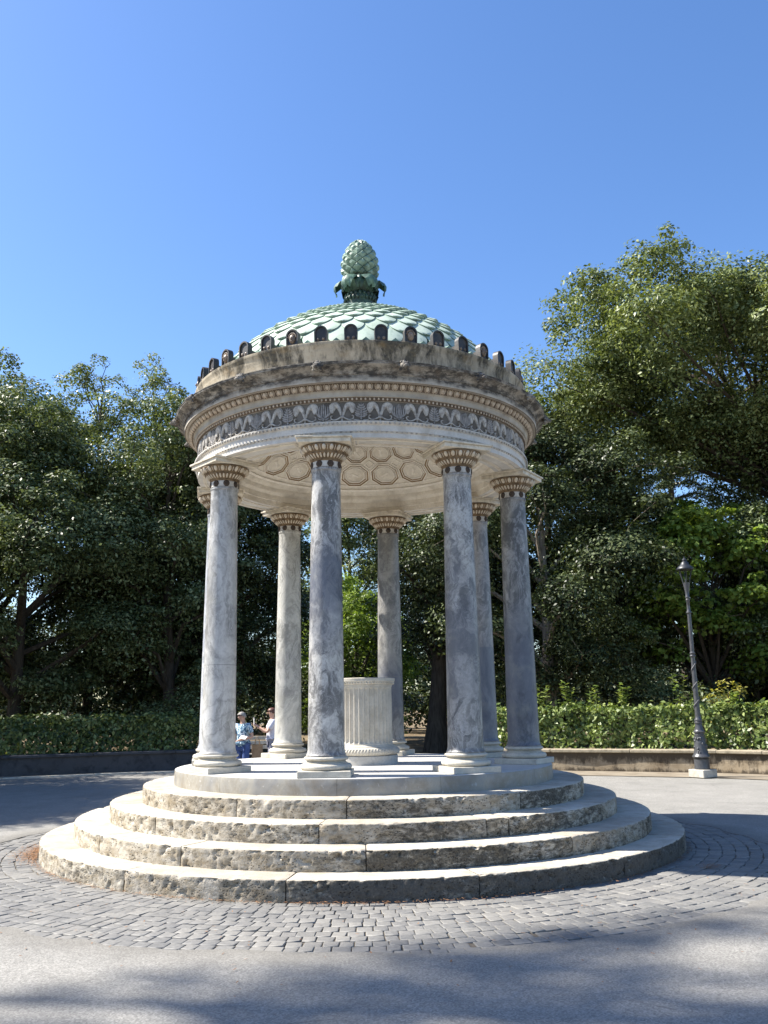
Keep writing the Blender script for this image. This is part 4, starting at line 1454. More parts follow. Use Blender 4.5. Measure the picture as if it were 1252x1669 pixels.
# paler worn strip and kerb along the foot of the right wall
def strip(pts, d0, d1, z, name, mat):
    L = resample(pts, .5); a = offset_line(L, d0); b = offset_line(L, d1)
    V = []; F = []
    for p, q in zip(a, b): V += [(p.x, p.y, z), (q.x, q.y, z)]
    for i in range(len(L) - 1): F.append((2 * i, 2 * i + 1, 2 * i + 3, 2 * i + 2)[::-1])
    m = MB(); m.add(V, F); return tag(m.build(name, mat), kind='structure')
M['kerbdirt'] = stone('worn_pavement', (.30, .255, .19), (.16, .12, .08), .7, 1.6, .3, .95)
strip(WALL_R, -1.35, -.0, .016, 'worn_pavement', M['kerbdirt'])
strip(WALL_L, -.75, -.0, .016, 'worn_pavement', M['kerbdirt'])
def kerb(pts, d, label):
    root = tag(empty('kerb', (pts[0][0], pts[0][1], 0)), kind='structure')
    off = Vector((pts[0][0], pts[0][1]))
    L = [Vector(q) for q in offset_line(resample(pts, .9), d)]
    for a, b in zip(L[:-1], L[1:]):
        c = (a + b) / 2 - off; e = b - a
        q = MB(); q.bbox((0, 0, 0), (e.length / 2 - .005, .07, .03), .01)
        q.build('kerb_stone', M['lampstone'], root, 30, (c.x, c.y, .018 + random.uniform(-.006, .004)), (0, 0, math.atan2(e.y, e.x)))
kerb(WALL_L[1:], -.82, '')

# ------------------------------------------------------------------ foliage tools
def leaf_arrays(C, N, size, aspect=.5, rg=rng, droop=.0):
    """C centres (n,3), N normals (n,3) -> quads (diamond leaves)"""
    n = len(C)
    a = rg.normal(size=(n, 3)); a[:, 2] -= droop
    T = a - N * np.sum(a * N, 1, keepdims=True)
    T /= np.linalg.norm(T, axis=1, keepdims=True) + 1e-9
    B = np.cross(N, T)
    L = size * rg.uniform(.65, 1.3, (n, 1)); Wd = L * aspect * rg.uniform(.8, 1.2, (n, 1))
    V = np.empty((n, 4, 3))
    V[:, 0] = C - T * L * .5
    V[:, 1] = C + B * Wd * .5 - T * L * .06 + N * Wd * .12
    V[:, 2] = C + T * L * .5
    V[:, 3] = C - B * Wd * .5 - T * L * .06 + N * Wd * .12
    F = np.arange(n * 4).reshape(n, 4)
    return V.reshape(-1, 3), F

def clump_leaves(clumps, per, size, aspect=.5, rg=rng, flat=.72, upb=.55, fill=.45, droop=.2, pad=.7):
    Cs, Ns = [], []
    for (x, y, z, r) in clumps:
        n = int(per * r * r * rg.uniform(.75, 1.25))
        d = rg.normal(size=(n, 3)); d /= np.linalg.norm(d, axis=1, keepdims=True)
        up = rg.random(n) < pad
        d[up, 2] = np.abs(d[up, 2])
        rad = r * (fill + (1 - fill) * rg.random((n, 1)) ** .6)
        lump = 1 + .35 * np.sin(d[:, :1] * 5 + x * 3) * np.sin(d[:, 1:2] * 5 + y * 2) * np.cos(d[:, 2:] * 4 + z)
        P = d * rad * lump
        P[:, 2] *= flat
        Cs.append(P + [x, y, z])
        nn = d * .8 + rg.normal(size=(n, 3)) * .48 + [0, 0, upb]
        Ns.append(nn / np.linalg.norm(nn, axis=1, keepdims=True))
    C = np.concatenate(Cs); N = np.concatenate(Ns)
    return leaf_arrays(C, N, size, aspect, rg, droop)

def tree_data(seed, H, cr, base_h, trunk_r, n_limb, per, size, lean=(0, 0), shape=(1, 1), cl=(.75, 1.25), flat=.72, aspect=.5, upb=.55, sparse_top=False, skirt=0.0, fill=.45):
    """returns wood mesh builder and leaf arrays, origin at the foot"""
    rg = np.random.default_rng(seed); rd = random.Random(seed)
    wood = MB(); clumps = []
    ch = (H - base_h)
    # trunk
    tp = []; N = 9
    wx, wy = rd.uniform(-1, 1), rd.uniform(-1, 1)
    for i in range(N + 1):
        t = i / N
        tp.append(Vector((lean[0] * t + .18 * wx * math.sin(t * 5 + seed), lean[1] * t + .18 * wy * math.cos(t * 4 + seed), H * .88 * t)))
    tr = [trunk_r * (1.35 if i == 0 else 1) * (1 - .86 * (i / N) ** .9) + .012 for i in range(N + 1)]
    wood.tube(tp, tr, 9)
    def trunk_at(z):
        t = max(0, min(1, z / (H * .88))); f = t * N; i = min(N - 1, int(f)); return tp[i].lerp(tp[i + 1], f - i), tr[i]
    for k in range(n_limb):
        u = (k + .5) / n_limb
        big = rd.random() < .5
        zt = base_h + ch * (u ** .9) * rd.uniform(.92, 1.03)      # height of the limb's end
        e = (zt - base_h) / ch
        prof = math.sin(PI * min(1, max(.02, .12 + .88 * e)) ** shape[0]) ** .7 if e < 1 else .12
        prof = max(.16, prof)
        rr = cr * prof * math.sqrt(rd.uniform(.25, 1.0)) * shape[1]
        az = k * 2.39996 + rd.uniform(-.4, .4)
        start, r0 = trunk_at(max(base_h * .75, zt - rd.uniform(.9, 2.6) - rr * .35))
        c0, _ = trunk_at(zt)
        end = Vector((c0.x + rr * math.cos(az), c0.y + rr * math.sin(az), zt - skirt * rr * rd.random()))
        mid = start.lerp(end, .5) + Vector((rd.uniform(-.3, .3), rd.uniform(-.3, .3), rd.uniform(.1, .5)))
        path = [start, start.lerp(mid, .55), mid, mid.lerp(end, .55) + Vector((rd.uniform(-.2, .2), rd.uniform(-.2, .2), .1)), end]
        rb = min(r0 * .6, .03 + .022 * (end - start).length)
        wood.tube(path, [rb, rb * .8, rb * .6, rb * .38, .012], 5, False)
        ncl = 2
        for j in range(ncl):
            t = 1 - j * rd.uniform(.16, .30)
            q = mid.lerp(end, max(0, t * 2 - 1)) if t > .5 else start.lerp(mid, t * 2)
            rad = rd.uniform(*cl) * (1.18 if big and j == 0 else .85) * (1 - .35 * max(0, e - .6) / .4 if sparse_top else 1)
            p = (q.x + rd.uniform(-.55, .55), q.y + rd.uniform(-.55, .55), q.z + rd.uniform(-.35, .45), rad)
            clumps.append(p)
            for s_ in range(2):                           # twigs that stray past the clump
                d = Vector((rd.uniform(-1, 1), rd.uniform(-1, 1), rd.uniform(-.3, 1))).normalized() * rad * rd.uniform(.8, 1.35)
                wood.tube([q, q + d * .6 + Vector((0, 0, .08)), Vector(p[:3]) + d], [.016, .011, .005], 3, False)
                clumps.append((p[0] + d.x * .95, p[1] + d.y * .95, p[2] + d.z * .95, rad * rd.uniform(.3, .5)))
    V, F = clump_leaves(clumps, per, size, aspect, rg, flat, upb, fill)
    return wood, V, F

LIB = {}
def tree(key, loc, label, rz=0, scale=1.0, leaf='oak', bark='bark', name='oak_tree', cat='tree', group='trees round the square', **kw):
    if key not in LIB:
        wood, V, F = tree_data(**kw)
        LIB[key] = (wood.mesh('trunk', None, 60), fast_mesh('crown', V, F))
    wm, cm_ = LIB[key]
    root = tag(empty(name, loc, rz), label, cat, group)
    root.scale = (scale, scale, scale) if not isinstance(scale, tuple) else scale
    for nm, me, mt in (('trunk', wm, M[bark]), ('crown', cm_, M[leaf])):
        o = bpy.data.objects.new(nm, me); COL.objects.link(o); o.parent = root
        if len(me.materials) == 0: me.materials.append(mt)
        o.material_slots[0].link = 'OBJECT'; o.material_slots[0].material = mt
    return root

DN = 930    # leaves per square metre of clump radius
# right: the great oak whose crown leans into the picture
tree('great', (20.4, 18.8, 0), 'great holm oak whose crown fills the upper right corner', leaf='oak2', name='holm_oak',
     seed=21, H=16.3, cr=8.0, base_h=10.4, trunk_r=.38, n_limb=64, per=820, size=.142, shape=(1.7, 1.0), cl=(1.1, 1.8), lean=(-7.2, .4), skirt=.22)
# left group
tree('tall1', (-13.6, 21.5, 0), 'tall oak at the left edge with a broad olive green top', leaf='oak2', seed=31, H=14.4, cr=4.6, base_h=2.6, trunk_r=.28, n_limb=26, per=DN, size=.140, cl=(1.0, 1.6), skirt=.2)
tree('slim1', (-10.3, 22.0, 0), 'slender tree with the highest airy tip left of the temple', leaf='airy', seed=47, H=15.6, cr=3.0, base_h=3.4, trunk_r=.20, n_limb=34, per=560, size=.125, cl=(.5, .95), sparse_top=True, name='slender_tree')
tree('slim2', (-8.6, 23.5, 0), 'slender tree with a see-through top close beside the temple cornice', leaf='airy', seed=53, H=15.8, cr=2.9, base_h=3.4, trunk_r=.18, n_limb=32, per=500, size=.125, cl=(.45, .9), sparse_top=True, name='slender_tree')
tree('mid1', (-11.2, 17.4, .3), 'oak with a pale grey-green dome of leaves behind the left hedge', leaf='oak', seed=61, H=11.4, cr=4.2, base_h=2.2, trunk_r=.24, n_limb=24, per=DN, size=.130, cl=(1.0, 1.65), skirt=.35)
tree('mid2', (-6.6, 18.2, .2), 'oak standing behind the end of the left hedge next to a column', leaf='oak', seed=67, H=11.6, cr=3.3, base_h=2.6, trunk_r=.22, n_limb=22, per=DN, size=.130, cl=(.9, 1.45), skirt=.3)
tree('tall1', (-6.0, 23.5, 0), 'tall oak rising behind the left columns up to the frieze', rz=2.1, scale=.93, leaf='oak2')
tree('mid1', (-15.8, 18.5, .2), 'dark oak cut by the left edge of the picture', rz=1.2, scale=1.05, leaf='dark')
tree('mid2', (-4.9, 20.8, 0), 'dark oak filling the gap between the leftmost columns', rz=.8, scale=1.04, leaf='dark', )
tree('mid1', (-8.9, 27.5, 0), 'evergreen seen between the trunks behind the left hedge', rz=2.9, scale=1.0, leaf='dark')
# centre and right
tree('trunky', (2.6, 20.5, 0), 'oak with a thick black trunk seen between the two middle right columns', leaf='dark', seed=71, H=13.0, cr=2.9, lean=(.5, 0), base_h=3.4, trunk_r=.36, n_limb=24, per=DN, size=.130, cl=(.9, 1.4), skirt=.3)
tree('low1', (-.35, 31.0, 0), 'bright green bushy tree glimpsed behind the altar', leaf='bright', seed=83, H=7.0, cr=3.0, base_h=.8, trunk_r=.15, n_limb=26, per=560, size=.17, cl=(.7, 1.15), name='leafy_tree')
tree('mid2', (-.9, 37.0, 0), 'pale tree with a thin crown high behind the front column', rz=3.9, scale=1.18, leaf='airy')
tree('mid1', (6.1, 17.6, .2), 'evergreen oak standing right behind the right hand columns', rz=4.1, scale=.98, leaf='dark', bark='bark_pale')
tree('tall1', (7.4, 23.0, 0), 'tall oak showing its top beside the right end of the cornice', rz=4.4, scale=.98, leaf='oak2')
tree('mid2', (8.6, 17.8, .2), 'grey-green oak with a rounded crown right of the temple', rz=5.2, scale=.8, leaf='oak')
tree('low2', (11.7, 18.2, .2), 'bright green maple spreading behind the street lamp', leaf='bright', seed=91, H=8.0, cr=3.6, base_h=2.4, trunk_r=.17, n_limb=30, per=430, size=.18, aspect=.75, cl=(.7, 1.15), flat=.5, name='maple_tree')
tree('mid1', (14.0, 20.0, .2), 'dark oak behind the lamp at the right edge', rz=5.6, scale=.56, leaf='dark')
tree('mid1', (16.4, 16.6, .2), 'dark oak hanging low into the picture at the right edge', rz=3.3, scale=.98, leaf='oak')
tree('tall1', (17.6, 22.5, .2), 'tall oak closing the view at the right edge under the great crown', rz=.9, scale=.95, leaf='oak')
tree('low1', (16.6, 22.0, .2), 'small pale tree low at the right edge above the hedge', rz=.5, scale=.85, leaf='airy', name='leafy_tree')
tree('trunky', (4.9, 26.0, 0), 'dark oak far behind the right columns', rz=1.9, scale=.95, leaf='dark')

# cedar far behind on the right
def cedar(loc, H, label):
    rd = random.Random(5); rg = np.random.default_rng(5)
    root = tag(empty('cedar_tree', loc), label, 'tree', 'trees round the square')
    wd = MB(); wd.tube([(0, 0, 0), (.1, 0, H * .4), (-.05, 0, H * .75), (0, 0, H)], [.42, .32, .2, .03], 9)
    Cs = []
    for k in range(40):
        z = H * (.28 + .7 * k / 40); L = 5.6 * (1 - .75 * (k / 40)) * rd.uniform(.6, 1.1); az = k * 2.4 + rd.uniform(-.3, .3)
        e = Vector((math.cos(az) * L, math.sin(az) * L, z - .10 * L)); m1 = Vector((math.cos(az) * L * .5, math.sin(az) * L * .5, z + .12 * L))
        wd.tube([(0, 0, z), m1, e], [.11, .07, .015], 5, False)
        for j in range(26):
            t = .25 + .75 * j / 26
            q = Vector((0, 0, z)).lerp(m1, t * 2) if t < .5 else m1.lerp(e, t * 2 - 1)
            n = 26
            s_ = rg.normal(size=(n, 3)) * [.32, .32, .10]; s_[:, 2] -= np.abs(s_[:, 0]) * .5
            Cs.append(s_ + np.array(q))
    wd.build('trunk', M['bark'], root, 60)
    C = np.concatenate(Cs); N = rg.normal(size=C.shape) * .6 + [0, 0, .8]; N /= np.linalg.norm(N, axis=1, keepdims=True)
    V, F = leaf_arrays(C, N, .26, .28, rg, .4)
    link('crown', fast_mesh('crown', V, F, M['dark']), root)
cedar((20.6, 45, 0), 20, 'cedar with level drooping branches in the sky gap above the lamp')

# far wood beyond the square, one mass
def far_wood():
    rg = np.random.default_rng(77); cl = []
    for k in range(330):
        y = rg.uniform(44, 62); x = rg.uniform(-34, 40)
        h = 5.2 + 2.4 * math.sin(x * .31) + 1.6 * math.sin(x * .83 + 1)
        if -4.2 < x < 1.5: h *= .75
        cl.append((x, y, rg.uniform(.4, max(1.5, h)), rg.uniform(1.3, 2.3)))
    V, F = clump_leaves(cl, 90, .36, .6, rg)
    o = link('far_wood', fast_mesh('far_wood', V, F, M['dark']))
    tag(o, 'far dark wood closing the view below the crowns', 'wood', kind='stuff')
far_wood()
def undergrowth():
    rg = np.random.default_rng(78); cl = []
    for k in range(330):
        x = rg.uniform(-22, 22); y = rg.uniform(25, 36)
        if -5 < x < 1.2 and y < 28: continue
        if 2.2 < x < 4.6: continue
        cl.append((x, y, rg.uniform(.3, 4.2), rg.uniform(.8, 1.5)))
    for k in range(95):
        x = rg.uniform(-17, -5.2); cl.append((x, rg.uniform(17.5, 24.5), rg.uniform(.5, 3.0), rg.uniform(.6, 1.1)))
    for k in range(70):
        x = rg.uniform(5.5, 19); cl.append((x, rg.uniform(15.0, 22.5), rg.uniform(.5, 2.6), rg.uniform(.6, 1.1)))
    V, F = clump_leaves(cl, 190, .17, .55, rg)
    tag(link('undergrowth', fast_mesh('undergrowth', V, F, M['dark'])), 'dark undergrowth between the tree trunks', 'undergrowth', kind='stuff')
undergrowth()

# trees left of the picture whose shade falls across the square
tree('mid1', (-15.2, 5.4, 0), 'dark oak outside the left edge shading the left side of the square', rz=.4, scale=1.0, leaf='dark')
tree('mid1', (-14.9, 8.0, 0), 'oak outside the left edge shading the left hedge', rz=2.4, scale=1.0, leaf='dark')
tree('shade', (-20.3, -3.4, 0), 'high thin pine outside the left edge casting dappled shade on the foreground', leaf='airy', name='pine_tree', scale=(1.25, .55, 1.0),
     seed=15, H=29.5, cr=4.2, base_h=25.0, trunk_r=.4, n_limb=48, per=420, size=.16, cl=(.4, .85), flat=.6, shape=(1.2, 1.0))

# ------------------------------------------------------------------ hedges
def hedge(pts, d, z0, z1, thick, n, leafmat, label, shoots=(), lean_top=0, size=.125):
    root = tag(empty('hedge', (pts[0][0], pts[0][1], z0)), label, 'hedge', 'clipped hedges on the walls')
    off = np.array([pts[0][0], pts[0][1], z0])
    L = resample(offset_line(resample(pts, .5), d), .15)
    rg = np.random.default_rng(n)
    P = np.array([(q.x, q.y) for q in L]); T = np.gradient(P, axis=0); T /= np.linalg.norm(T, axis=1, keepdims=True); Nn = np.stack([-T[:, 1], T[:, 0]], 1)
    i = rg.integers(0, len(P), n)
    face = rg.random(n)
    sx = np.where(face < .5, -thick / 2, rg.uniform(-thick / 2, thick / 2, n))
    h = z1 - z0
    zz = np.where(face < .5, rg.random(n) ** .85 * h, np.where(face < .85, h, rg.random(n) * h))
    u = rg.uniform(-.1, .1, (n, 1))
    C2 = P[i] + Nn[i] * sx[:, None] + T[i] * u
    C = np.column_stack([C2, zz + z0])
    bump = (fbm(C, 2.2, 5, 3) - .5) * .42
    C[:, :2] += Nn[i] * (np.where(face < .5, 1, 0) * (bump + np.abs(rg.normal(size=n)) * .10))[:, None]
    C[:, 2] += np.where((face >= .5) & (face < .85), bump * .8 - np.abs(rg.normal(size=n)) * .07 + rg.exponential(.035, n), 0)
    N = np.column_stack([-Nn[i] * np.where(face < .5, 1.0, .2)[:, None], np.where(face < .5, .35, 1.0)]) + rg.normal(size=(n, 3)) * .55
    N /= np.linalg.norm(N, axis=1, keepdims=True)
    V, F = leaf_arrays(C, N, size, .55, rg, .2)
    link('foliage', fast_mesh('foliage', V - off, F, M[leafmat]), root)
    st = MB(); rd = random.Random(n)
    for k in range(0, len(P), 2):
        b = Vector((P[k][0] + Nn[k][0] * rd.uniform(-.2, .2), P[k][1] + Nn[k][1] * rd.uniform(-.2, .2), z0 - .06)) - Vector(off)
        for s_ in range(2):
            st.tube([b, b + Vector((rd.uniform(-.1, .1), rd.uniform(-.1, .1), h * .5)), b + Vector((rd.uniform(-.2, .2), rd.uniform(-.2, .2), h * .95))], [.016, .011, .005], 4, False)
    link('stems', st.mesh('stems', M['bark'], 180), root)
    for (t, hh) in shoots:
        k = int(t * (len(P) - 1)); base = np.array([P[k][0] - Nn[k][0] * .15, P[k][1] - Nn[k][1] * .15, z1 - .02])
        m = MB(); Cs = []; Ns = []
        for s_ in range(rd.randint(2, 4)):
            e = base + [rd.uniform(-.2, .2), rd.uniform(-.15, .15), hh * rd.uniform(.9, 1.5)]
            b0 = base + [rd.uniform(-.15, .15), rd.uniform(-.1, .1), 0]
            for j in range(15):
                q = b0 + (e - b0) * (.15 + .85 * j / 14)
                az = j * 2.3 + rd.random()
                dd = np.array([math.cos(az), math.sin(az), .45]) * .07
                Cs.append(q + dd); Ns.append([math.cos(az) * -.3 + rd.uniform(-.3, .3), math.sin(az) * -.3 + rd.uniform(-.3, .3), 1])
            m.tube([b0 - off, e - off], [.008, .003], 4, False)
        Ns = np.array(Ns); Ns /= np.linalg.norm(Ns, axis=1, keepdims=True)
        V, F = leaf_arrays(np.array(Cs), Ns, .17, .5, rg)
        b = len(m.v); m.v += [tuple(q) for q in (V - off)]; m.f += [[b + int(q) for q in f] for f in F]; m.mi += [0] * len(F)
        m.build('shoot', M[leafmat], root)
    return root
hedge(WALL_R, .85, .46, 1.50, .85, 17000, 'hedge', 'bright clipped laurel hedge in sunshine along the right wall',
      shoots=[(.10, .35), (.13, .5), (.19, .5), (.24, .5), (.30, .45), (.405, .85), (.43, .5), (.62, .45), (.655, .62), (.68, .4), (.5, .3)])
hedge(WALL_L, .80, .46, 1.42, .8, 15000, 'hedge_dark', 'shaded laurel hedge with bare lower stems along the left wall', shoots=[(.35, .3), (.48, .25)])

def bush(loc, r, h, label, leafmat, seed, name='bush', n=9, per=420, size=.12):
    rg = np.random.default_rng(seed)
    root = tag(empty(name, loc), label, 'bush')
    cl = [(rg.uniform(-r, r) * .6, rg.uniform(-r, r) * .6, h * (.3 + .6 * k / n), r * rg.uniform(.4, .65)) for k in range(n)]
    V, F = clump_leaves(cl, per, size, .5, rg)
    link('foliage', fast_mesh('foliage', V, F, M[leafmat]), root)
    m = MB()
    for c in cl: m.tube([(0, 0, 0), (c[0] * .4, c[1] * .4, c[2] * .5), c[:3]], [.03, .02, .008], 4, False)
    m.build('stems', M['bark'], root)
bush((9.9, 12.4, .3), .7, 2.0, 'yellow-green bush rising behind the hedge left of the lamp', 'yellow', 4)
bush((9.2, 12.6, .3), .8, 1.9, 'dark bush rising behind the sunlit hedge', 'oak', 5)
bush((13.8, 11.4, .3), 1.0, 2.6, 'pale green bush behind the hedge at the right edge', 'airy', 6)
bush((3.9, 24.5, 0), 1.1, 2.2, 'pale bush lit by the sun between the middle right columns', 'airy', 8)
bush((-6.2, 16.4, .2), 1.2, 2.0, 'green bush behind the right end of the left hedge', 'oak', 9)

# ------------------------------------------------------------------ street lamp
def street_lamp(loc):
    root = tag(empty('street_lamp', loc), 'tall dark cast iron street lamp with lantern in front of the sunlit hedge', 'street lamp')
    m = MB(); m.bbox((0, 0, .085), (.215, .215, .085), .012, R(28)); m.build('stone_plinth', M['lampstone'], root, 30)
    Z = .17
    m = MB(); m.lathe([(.0, Z), (.165, Z), (.168, .20), (.163, .22), (.163, .38), (.172, .39), (.150, .395), (.165, .41), (.192, .43), (.196, .445), (.186, .46), (.165, .49),
                       (.150, .53), (.143, .58), (.135, .66), (.125, .75), (.112, .84), (.108, .88), (.118, .89), (.118, .905), (.106, .91), (.106, .94), (.126, .955), (.13, .975),
                       (.104, .995), (.098, 1.02), (.080, 1.08), (.074, 1.14), (.088, 1.15), (.088, 1.175), (.074, 1.19), (.086, 1.21), (.084, 1.235), (.064, 1.26), (.06, 1.3)], 28)
    m.build('pedestal', M['iron'], root, 40)
    m = MB(); m.lathe([(.06, 1.3), (.058, 1.6), (.052, 2.1), (.046, 2.55), (.046, 2.60), (.062, 2.615), (.066, 2.635), (.058, 2.65), (.046, 2.655), (.060, 2.68), (.062, 2.70), (.044, 2.72),
                       (.042, 3.4), (.040, 3.58), (.062, 3.60), (.062, 3.61), (.04, 3.65), (.036, 3.70), (.036, 3.86), (.048, 3.88), (.05, 3.90), (.036, 3.92), (.052, 3.95), (.052, 3.965), (.04, 3.985), (.05, 4.1), (.075, 4.26), (.078, 4.29), (.03, 4.30)], 24)
    m.build('post', M['iron'], root, 40)
    m = MB(); rd = random.Random(3)
    for k in range(60):                       # cast foliage winding up the post
        t = k / 60; z = 1.32 + 1.2 * t; a = t * 19; r_ = .064 - .016 * t
        m.ell((r_ * math.cos(a), r_ * math.sin(a), z), (.018, .018, .024), 5, 4)
    for k in range(26):
        a = rd.uniform(0, 2 * PI); z = rd.uniform(.50, .86); r_ = .15 - (z - .5) * .10
        m.ell((r_ * math.cos(a), r_ * math.sin(a), z), (.022, .022, .032), 5, 4)
    tag(m.build('cast_ornament', M['iron'], root, 180), kind='stuff')
    ln = MB()
    for k in range(6):
        a = k * PI / 3 + .3; b = (k + 1) * PI / 3 + .3
        ln.tube([(.075 * math.cos(a), .075 * math.sin(a), 4.28), (.155 * math.cos(a), .155 * math.sin(a), 4.60)], .009, 4)
        ln.tube([(.155 * math.cos(a), .155 * math.sin(a), 4.60), (.155 * math.cos(b), .155 * math.sin(b), 4.60)], .009, 4)
    lant = ln.build('lantern_frame', M['roofiron'], root)
    for k in range(6):
        a = k * PI / 3 + .3; b = (k + 1) * PI / 3 + .3
        g = MB(); g.add([(.073 * math.cos(a), .073 * math.sin(a), 4.29), (.073 * math.cos(b), .073 * math.sin(b), 4.29), (.150 * math.cos(b), .150 * math.sin(b), 4.595), (.150 * math.cos(a), .150 * math.sin(a), 4.595)], [(0, 1, 2, 3)])
        g.build('pane', M['glass'], lant)
    rf = MB(); rf.lathe([(.13, 4.60), (.188, 4.588), (.192, 4.60), (.188, 4.618), (.15, 4.665), (.105, 4.70), (.085, 4.745), (.08, 4.76), (.055, 4.77), (.05, 4.80), (.062, 4.815), (.04, 4.84), (.018, 4.86), (.02, 4.89), (0, 4.90)], 24)
    rf.lathe([(.0, 4.58), (.18, 4.588)], 24)
    rf.build('lantern_roof', M['roofiron'], root, 40)
street_lamp((7.42, 8.08, .012))

# ------------------------------------------------------------------ people
def skin_mesh(name, joints, edges, mat, sub=1):
    """joints {key: (x,y,z,r)}"""
    keys = list(joints)
    me = bpy.data.meshes.new(name)
    me.from_pydata([joints[k][:3] for k in keys], [(keys.index(a), keys.index(b)) for a, b in edges], [])
    ob = bpy.data.objects.new(name, me); COL.objects.link(ob)
    md = ob.modifiers.new('skin', 'SKIN'); md.use_smooth_shade = True
    for i, k in enumerate(keys):
        r_ = joints[k][3]
        me.skin_vertices[0].data[i].radius = (r_, r_) if not isinstance(r_, tuple) else r_
    me.skin_vertices[0].data[0].use_root = True
    sd = ob.modifiers.new('sub', 'SUBSURF'); sd.levels = sub; sd.render_levels = sub
    dg = bpy.context.evaluated_depsgraph_get(); dg.update()
    out = bpy.data.meshes.new_from_object(ob.evaluated_get(dg))
    bpy.data.objects.remove(ob); bpy.data.meshes.remove(me)
    out.name = name; out.materials.clear(); out.materials.append(mat)
    return out

def person(loc, rz, H, pose, label, shirt, lower, hair, shorts=False):
    k = H / 1.7
    root = tag(empty('person', loc, rz), label, 'person')
    J = dict(pel=(0, 0, .93, .115), sp=(0, .0, 1.10, .115), ch=(0, .0, 1.28, .125), nk=(0, -.005, 1.43, .05), hd0=(0, -.015, 1.50, .055), hd=(0, -.03, 1.58, .082), hd2=(0, -.025, 1.645, .07),
             lh=(.09, 0, .90, .085), lk=(.10, -.02, .50, .055), la=(.10, .01, .09, .036), lt=(.11, -.13, .035, .032),
             rh=(-.09, 0, .90, .085), rk=(-.10, -.02, .50, .055), ra=(-.10, .01, .09, .036), rt=(-.11, -.13, .035, .032),
             ls=(.17, 0, 1.37, .055), rs=(-.17, 0, 1.37, .055))
    J.update(le=(.235, .02, 1.10, .040), lw=(.24, -.06, .88, .027), re=(-.235, .02, 1.10, .040), rw=(-.24, -.06, .88, .027))
    J.update(pose)
    for s_ in 'lr':
        w_, e_ = Vector(J[s_ + 'w'][:3]), Vector(J[s_ + 'e'][:3]); d = (w_ - e_).normalized()
        J[s_ + 'p'] = (*(w_ + d * .07), .030)
        sd = d.cross(Vector((0, 0, 1)));
        if sd.length < .2: sd = Vector((1, 0, 0))
        sd.normalize()
        for i, o_ in enumerate((-.028, -.010, .010, .028)):
            q = w_ + d * .10 + sd * o_; tip = q + d * (.055, .07, .068, .05)[i] * .8 + Vector((0, 0, -.012))
            J[f'{s_}f{i}'] = (*q, .0095); J[f'{s_}g{i}'] = (*tip, .008)
        q = w_ + d * .045 - sd * .04
        J[s_ + 'th'] = (*q, .010); J[s_ + 'tj'] = (*(q + d * .04 - sd * .012), .008)
    E = [('pel', 'sp'), ('sp', 'ch'), ('ch', 'nk'), ('nk', 'hd0'), ('hd0', 'hd'), ('hd', 'hd2')]
    for s_ in 'lr':
        E += [('pel', s_ + 'h'), (s_ + 'h', s_ + 'k'), (s_ + 'k', s_ + 'a'), (s_ + 'a', s_ + 't'), ('ch', s_ + 's'), (s_ + 's', s_ + 'e'), (s_ + 'e', s_ + 'w'), (s_ + 'w', s_ + 'p')]
        for i in range(4): E += [(s_ + 'p', f'{s_}f{i}'), (f'{s_}f{i}', f'{s_}g{i}')]
        E += [(s_ + 'p', s_ + 'th'), (s_ + 'th', s_ + 'tj')]
    sc = lambda D: {q: (v[0] * k, v[1] * k, v[2] * k, v[3] * k if not isinstance(v[3], tuple) else tuple(z * k for z in v[3])) for q, v in D.items()}
    link('body', skin_mesh('body', sc(J), E, M['skin'], 2), root)
    g = lambda q, dr: (*J[q][:3], J[q][3] + dr)
    mid = lambda a, b, t, r_: tuple(J[a][i] + (J[b][i] - J[a][i]) * t for i in range(3)) + (r_,)
    S = dict(sp=g('sp', .035), ch=g('ch', .03), nk=(J['nk'][0], J['nk'][1], J['nk'][2] - .04, .075), hem=(0, 0, .86, .165), pe=(0, 0, .97, .155))
    SE = [('sp', 'ch'), ('ch', 'nk'), ('sp', 'pe'), ('pe', 'hem')]
    for s_ in 'lr':
        S[s_ + 's'] = g(s_ + 's', .022); S[s_ + 'm'] = mid(s_ + 's', s_ + 'e', .72, .066)
        SE += [('ch', s_ + 's'), (s_ + 's', s_ + 'm')]
    link('shirt', skin_mesh('shirt', sc(S), SE, shirt, 2), root)
    T = dict(pel=(0, 0, .90, .125))
    TE = []
    for s_ in 'lr':
        T[s_ + 'h'] = g(s_ + 'h', .018); T[s_ + 'k'] = g(s_ + 'k', .028)
        TE += [('pel', s_ + 'h'), (s_ + 'h', s_ + 'k')]
        if not shorts:
            T[s_ + 'a'] = g(s_ + 'a', .038); TE += [(s_ + 'k', s_ + 'a')]
    link('shorts' if shorts else 'trousers', skin_mesh('trousers', sc(T), TE, lower, 2), root)
    for s_ in 'lr':
        m = MB(); a = J[s_ + 't']
        m.ell((a[0] * k, (a[1] + .07) * k, .035 * k), (.048 * k, .135 * k, .045 * k), 8, 5)
        m.build('shoe', M['shoe'], root, 180)
    hx, hy, hz = J['hd'][:3]
    m = MB()
    V = []; F = []
    nu, nv = 14, 8
    for j in range(nv + 1):
        t = PI * .62 * j / nv
        for i in range(nu):
            a = 2 * PI * i / nu
            front = max(0, -math.sin(a))
            tt = t * (1 - .38 * front)
            rr = 1.0 + .07 * math.sin(a * 5 + j * 1.7) + .05 * math.sin(a * 9 - j * 2.3)
            V.append(((hx + .098 * rr * math.sin(tt) * math.cos(a)) * k, (hy + .012 + .112 * rr * math.sin(tt) * math.sin(a)) * k, (hz + .03 + .100 * math.cos(tt)) * k))
